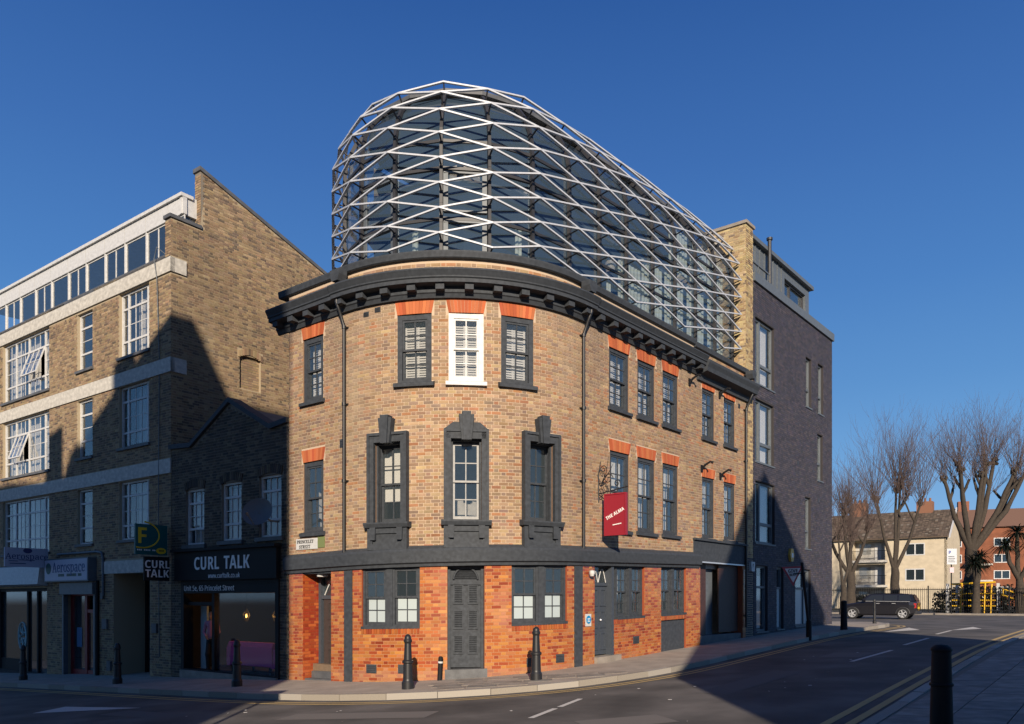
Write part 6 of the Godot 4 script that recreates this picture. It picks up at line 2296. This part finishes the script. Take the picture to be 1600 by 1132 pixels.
func person(at: Vector3, f: Face):
	# one continuous body: a smooth union of tapered bones, meshed as surface nets
	var T := thing("person", "person in a pink top and black trousers standing in the shop doorway", "person", at)
	# bones in metres: x across, y up, z towards the street
	var bones := [
		[Vector3(.09, .06, 0), Vector3(.09, .48, .02), .05, .06], [Vector3(.09, .48, .02), Vector3(.08, .88, 0), .062, .085],
		[Vector3(-.08, .06, .06), Vector3(-.09, .48, .08), .05, .06], [Vector3(-.09, .48, .08), Vector3(-.07, .88, 0), .062, .085],
		[Vector3(.09, .045, 0), Vector3(.12, .035, .15), .04, .034], [Vector3(-.08, .045, .06), Vector3(-.1, .035, .21), .04, .034],
		[Vector3(0, .9, 0), Vector3(0, 1.1, .0), .13, .115], [Vector3(0, 1.1, 0), Vector3(0, 1.33, 0), .12, .13],
		[Vector3(-.14, 1.36, 0), Vector3(.14, 1.36, 0), .06, .06],
		[Vector3(.17, 1.35, 0), Vector3(.22, 1.1, .02), .05, .04], [Vector3(.22, 1.1, .02), Vector3(.12, .96, .18), .038, .028],
		[Vector3(-.17, 1.35, 0), Vector3(-.22, 1.1, .03), .05, .04], [Vector3(-.22, 1.1, .03), Vector3(-.06, .95, .2), .038, .028],
		[Vector3(.12, .96, .18), Vector3(.05, .92, .22), .03, .02], [Vector3(-.06, .95, .2), Vector3(.0, .9, .23), .03, .02],
		[Vector3(0, 1.36, 0), Vector3(0, 1.47, .02), .05, .048], [Vector3(0, 1.53, .03), Vector3(0, 1.6, .025), .075, .085], [Vector3(0, 1.5, .1), Vector3(0, 1.53, .11), .018, .014]]
	var cell := .02
	var lo := Vector3(-.34, -.02, -.2)
	var nx := 34
	var ny := 88
	var nz := 26
	var val := PackedFloat32Array()
	val.resize((nx + 1) * (ny + 1) * (nz + 1))
	val.fill(1.0)
	for bo in bones:
		var a: Vector3 = bo[0]
		var b: Vector3 = bo[1]
		var m := .1 + maxf(bo[2], bo[3])
		var i0 := Vector3i(((a.min(b) - Vector3.ONE * m) - lo) / cell).clamp(Vector3i.ZERO, Vector3i(nx, ny, nz))
		var i1 := Vector3i(((a.max(b) + Vector3.ONE * m) - lo) / cell).clamp(Vector3i.ZERO, Vector3i(nx, ny, nz))
		for i in range(i0.x, i1.x + 1):
			for j in range(i0.y, i1.y + 1):
				for k in range(i0.z, i1.z + 1):
					var p := lo + Vector3(i, j, k) * cell
					var t := clampf((p - a).dot(b - a) / (b - a).length_squared(), 0, 1)
					var dd := p.distance_to(a.lerp(b, t)) - lerpf(bo[2], bo[3], t)
					var ix := (i * (ny + 1) + j) * (nz + 1) + k
					var h := clampf(.5 + .5 * (val[ix] - dd) / .035, 0, 1)
					val[ix] = lerpf(val[ix], dd, h) - .035 * h * (1 - h)
	var vert := {}
	var idx := func(i, j, k): return (i * (ny + 1) + j) * (nz + 1) + k
	var mb := MB.new()
	var get_v := func(i: int, j: int, k: int) -> Vector3:
		var key := Vector3i(i, j, k)
		if vert.has(key): return vert[key]
		var s := Vector3.ZERO
		var n := 0
		for e in [[0, 0, 0, 1, 0, 0], [0, 1, 0, 1, 1, 0], [0, 0, 1, 1, 0, 1], [0, 1, 1, 1, 1, 1], [0, 0, 0, 0, 1, 0], [1, 0, 0, 1, 1, 0], [0, 0, 1, 0, 1, 1], [1, 0, 1, 1, 1, 1], [0, 0, 0, 0, 0, 1], [1, 0, 0, 1, 0, 1], [0, 1, 0, 0, 1, 1], [1, 1, 0, 1, 1, 1]]:
			var va: float = val[idx.call(i + e[0], j + e[1], k + e[2])]
			var vb: float = val[idx.call(i + e[3], j + e[4], k + e[5])]
			if (va < 0) != (vb < 0):
				var t := va / (va - vb)
				s += Vector3(i + lerpf(e[0], e[3], t), j + lerpf(e[1], e[4], t), k + lerpf(e[2], e[5], t)); n += 1
		var r := lo + s / maxf(n, 1) * cell
		vert[key] = r
		return r
	var shade := func(p: Vector3) -> Color:
		if p.y > 1.42 or (p.y < 1.0 and p.z > .14 and p.y > .85): return Color(.30, .17, .11)
		if p.y > .93 or (p.y > .88 and absf(p.x) > .16): return Color(.42, .17, .22)
		return Color(.012, .012, .014)
	for i in range(1, nx):
		for j in range(1, ny):
			for k in range(1, nz):
				var v0: float = val[idx.call(i, j, k)]
				for ax in 3:
					var v1: float = val[idx.call(i + int(ax == 0), j + int(ax == 1), k + int(ax == 2))]
					if (v0 < 0) == (v1 < 0): continue
					var q: Array
					if ax == 0: q = [get_v.call(i, j - 1, k - 1), get_v.call(i, j, k - 1), get_v.call(i, j, k), get_v.call(i, j - 1, k)]
					elif ax == 1: q = [get_v.call(i - 1, j, k - 1), get_v.call(i - 1, j, k), get_v.call(i, j, k), get_v.call(i, j, k - 1)]
					else: q = [get_v.call(i - 1, j - 1, k), get_v.call(i, j - 1, k), get_v.call(i, j, k), get_v.call(i - 1, j, k)]
					if v0 >= 0: q.reverse()
					mb.quad(q[0], q[1], q[2], q[3], shade.call((q[0] + q[2]) * .5))
	var face := Transform3D(Basis(f.along(0), Vector3.UP, f.out(0)).rotated(Vector3.UP, .5), at)
	put("body", mb.mesh(), mat(Color.WHITE, .8, null, 1, 0, true), T, face)
	# hair drawn back
	mb = MB.new()
	for i in 6:
		for k in 14:
			var q := []
			for e in [[i, k], [i, k + 1], [i + 1, k + 1], [i + 1, k]]:
				var th: float = PI * .62 * e[0] / 6.0
				var ph: float = TAU * e[1] / 14.0
				q.append(Vector3(sin(th) * cos(ph) * .095, 1.6 + cos(th) * .1, .0 + sin(th) * sin(ph) * .105 - .02))
			mb.quad(q[0], q[1], q[2], q[3])
	mb.tube([Vector3(0, 1.62, -.1), Vector3(0, 1.5, -.13), Vector3(0, 1.38, -.11)], [.05, .045, .02], 8)
	put("hair", mb.mesh(), mat(lin(.012, .009, .008), .6), T, face)

func car():
	# small black estate car parked side-on beyond the junction, nose to the left
	var d := Vector2(-.82, -.572)
	var at := Vector3(20.7, ground(20.7) - .115, -45.0)
	var C := thing("parked_car", "small black hatchback with silver wheels parked beyond the junction", "car", at)
	# x forward, y up, z to the side that faces us
	var B := Basis(Vector3(d.x, 0, d.y), Vector3.UP, Vector3(d.x, 0, d.y).cross(Vector3.UP))
	if B.z.z < 0: B.z = -B.z
	var fr := Transform3D(B, at)
	var paint := mat(lin(.012, .012, .016), .25)
	paint.clearcoat_enabled = true; paint.clearcoat = 1.0; paint.clearcoat_roughness = .04
	var w := .84
	# cross sections along the length: x, bottom, shoulder, top of bonnet or belt, half width
	var secs := [[1.95, .34, .5, .60, .60], [1.86, .24, .58, .72, .74], [1.6, .2, .66, .82, .82], [1.1, .2, .70, .90, .84], [.75, .2, .72, .95, .845], [0, .2, .74, .97, .85], [-.9, .2, .76, .99, .845], [-1.6, .22, .78, 1.0, .82], [-1.9, .28, .74, .98, .77], [-1.98, .36, .66, .9, .70]]
	var mb := MB.new()
	var ring_of := func(q: Array) -> Array:
		var hw: float = q[4]
		var r := []
		for s in [1.0, -1.0]:
			var half := [Vector3(q[0], q[1], s * hw * .88), Vector3(q[0], q[1] + .08, s * hw * .97), Vector3(q[0], q[2], s * hw), Vector3(q[0], q[3] - .05, s * hw * .95), Vector3(q[0], q[3], s * hw * .86)]
			if s < 0: half.reverse()
			r += half
		return r
	for i in secs.size() - 1:
		var a: Array = ring_of.call(secs[i])
		var b: Array = ring_of.call(secs[i + 1])
		for k in 10: mb.quad(a[k], a[(k + 1) % 10], b[(k + 1) % 10], b[k])
	for e in [0, secs.size() - 1]:
		var a: Array = ring_of.call(secs[e])
		for k in range(1, 9): mb.tri(a[0], a[k], a[k + 1])
	put("body", mb.mesh(), paint, C, fr)
	# cabin
	mb = MB.new()
	var prof := [[.98, .93, .72], [.42, 1.36, .60], [.1, 1.42, .60], [-1.0, 1.43, .60], [-1.72, 1.36, .58], [-1.93, .96, .70]]
	for i in prof.size() - 1:
		var p: Array = prof[i]
		var q: Array = prof[i + 1]
		mb.quad(Vector3(p[0], p[1], p[2]), Vector3(q[0], q[1], q[2]), Vector3(q[0], q[1], -q[2]), Vector3(p[0], p[1], -p[2]))
	for s in [1.0, -1.0]:
		mb.quad(Vector3(.98, .93, s * .76), Vector3(-1.93, .96, s * .76), Vector3(-1.72, 1.36, s * .585), Vector3(.42, 1.36, s * .605))
		mb.quad(Vector3(.42, 1.36, s * .605), Vector3(-1.72, 1.36, s * .585), Vector3(-1.0, 1.43, s * .55), Vector3(.1, 1.42, s * .55))
	put("cabin", mb.mesh(), paint, C, fr)
	var tint := mat(lin(.02, .024, .03), .05)
	for q in [[.72, .3, -.28, -.28], [-.34, -.34, -1.02, -1.0], [-1.08, -1.08, -1.74, -1.6]]:
		mb = MB.new()
		for s in [1.0, -1.0]:
			mb.quad(Vector3(q[0], 1.0, s * .752), Vector3(q[2], 1.0, s * .752), Vector3(q[3], 1.32, s * .622), Vector3(q[1], 1.32, s * .622))
		put("side_window", mb.mesh(), tint, C, fr)
	mb = MB.new()
	mb.quad(Vector3(.94, .97, .66), Vector3(.46, 1.34, .56), Vector3(.46, 1.34, -.56), Vector3(.94, .97, -.66))
	put("windscreen", mb.mesh(), tint, C, Transform3D(fr.basis, fr * Vector3(.012, .012, 0)))
	mb = MB.new()
	mb.quad(Vector3(-1.755, 1.32, .52), Vector3(-1.925, 1.0, .62), Vector3(-1.925, 1.0, -.62), Vector3(-1.755, 1.32, -.52))
	put("rear_window", mb.mesh(), tint, C, Transform3D(fr.basis, fr * Vector3(-.015, .006, 0)))
	for x in [1.28, -1.3]:
		for s in [1.0, -1.0]:
			var wh := node("wheel", C, fr * Transform3D(Basis(), Vector3(x, .3, s * .78)))
			var lay: Transform3D = gx[wh] * Transform3D(Basis(Vector3.RIGHT, PI / 2 * s), Vector3.ZERO)
			mb = MB.new()
			mb.lathe(Vector3.ZERO, [Vector2(.2, -.1), Vector2(.28, -.1), Vector2(.305, -.07), Vector2(.305, .06), Vector2(.28, .09), Vector2(.21, .085), Vector2(.2, .05)], 26)
			put("tyre", mb.mesh(), mat(lin(.02, .02, .021), .9), wh, lay)
			mb = MB.new()
			mb.lathe(Vector3.ZERO, [Vector2(.0, -.02), Vector2(.19, -.02), Vector2(.2, .07), Vector2(.215, .088), Vector2(.2, .09), Vector2(.185, .03)], 26)
			for k in 5:
				var a := TAU * k / 5.0
				var r := Vector3(cos(a), 0, sin(a))
				mb.box(r * .105 + Vector3(0, .06, 0), r * .095, Vector3(0, .015, 0), Vector3(-r.z, 0, r.x) * .03)
			mb.lathe(Vector3.ZERO, [Vector2(.05, .03), Vector2(.05, .08), Vector2(0, .085)], 12)
			put("rim", mb.mesh(), M.steel, wh, lay)
			mb = MB.new()
			var pts := []
			var rad := []
			for k in 13:
				var a := PI * k / 12.0
				pts.append(Vector3(x + cos(a) * .345, .3 + sin(a) * .345, s * .83)); rad.append(.035)
			mb.tube(pts, rad, 6)
			put("wheel_arch", mb.mesh(), M.dark_metal, C, fr)
	for s in [1.0, -1.0]:
		mb = MB.new()
		mb.lathe(Vector3(1.72, .62, s * .6), [Vector2(0, -.1), Vector2(.11, -.06), Vector2(.13, 0), Vector2(.11, .06), Vector2(0, .1)], 14)
		put("headlight", mb.mesh(), M.frosted, C, fr)
		mb = MB.new()
		mb.box(Vector3(-1.9, .74, s * .7), Vector3(.06, 0, 0), Vector3(0, .13, 0), Vector3(0, 0, .07))
		put("tail_light", mb.mesh(), mat(lin(.4, .03, .03), .3), C, fr)
		mb = MB.new()
		mb.box(Vector3(.62, 1.02, s * .88), Vector3(.06, 0, 0), Vector3(0, .06, 0), Vector3(0, 0, .09))
		put("wing_mirror", mb.mesh(), paint, C, fr)
		for x in [-.05, -.85]:
			mb = MB.new()
			mb.box(Vector3(x, .86, s * .86), Vector3(.09, 0, 0), Vector3(0, .014, 0), Vector3(0, 0, .02))
			put("door_handle", mb.mesh(), M.steel, C, fr)
		mb = MB.new()
		mb.box(Vector3(-.35, .975, s * .812), Vector3(1.3, .015, 0), Vector3(0, .01, 0), Vector3(0, 0, .012))
		put("chrome_strip", mb.mesh(), M.steel, C, fr)
	mb = MB.new()
	mb.box(Vector3(-1.985, .62, 0), Vector3(.012, 0, 0), Vector3(0, .06, 0), Vector3(0, 0, .26))
	put("number_plate", mb.mesh(), mat(lin(.7, .45, .03), .5), C, fr)
	mb = MB.new()
	mb.box(Vector3(-1.93, .36, 0), Vector3(.09, 0, 0), Vector3(0, .09, 0), Vector3(0, 0, .74))
	put("bumper", mb.mesh(), M.dark_metal, C, fr)
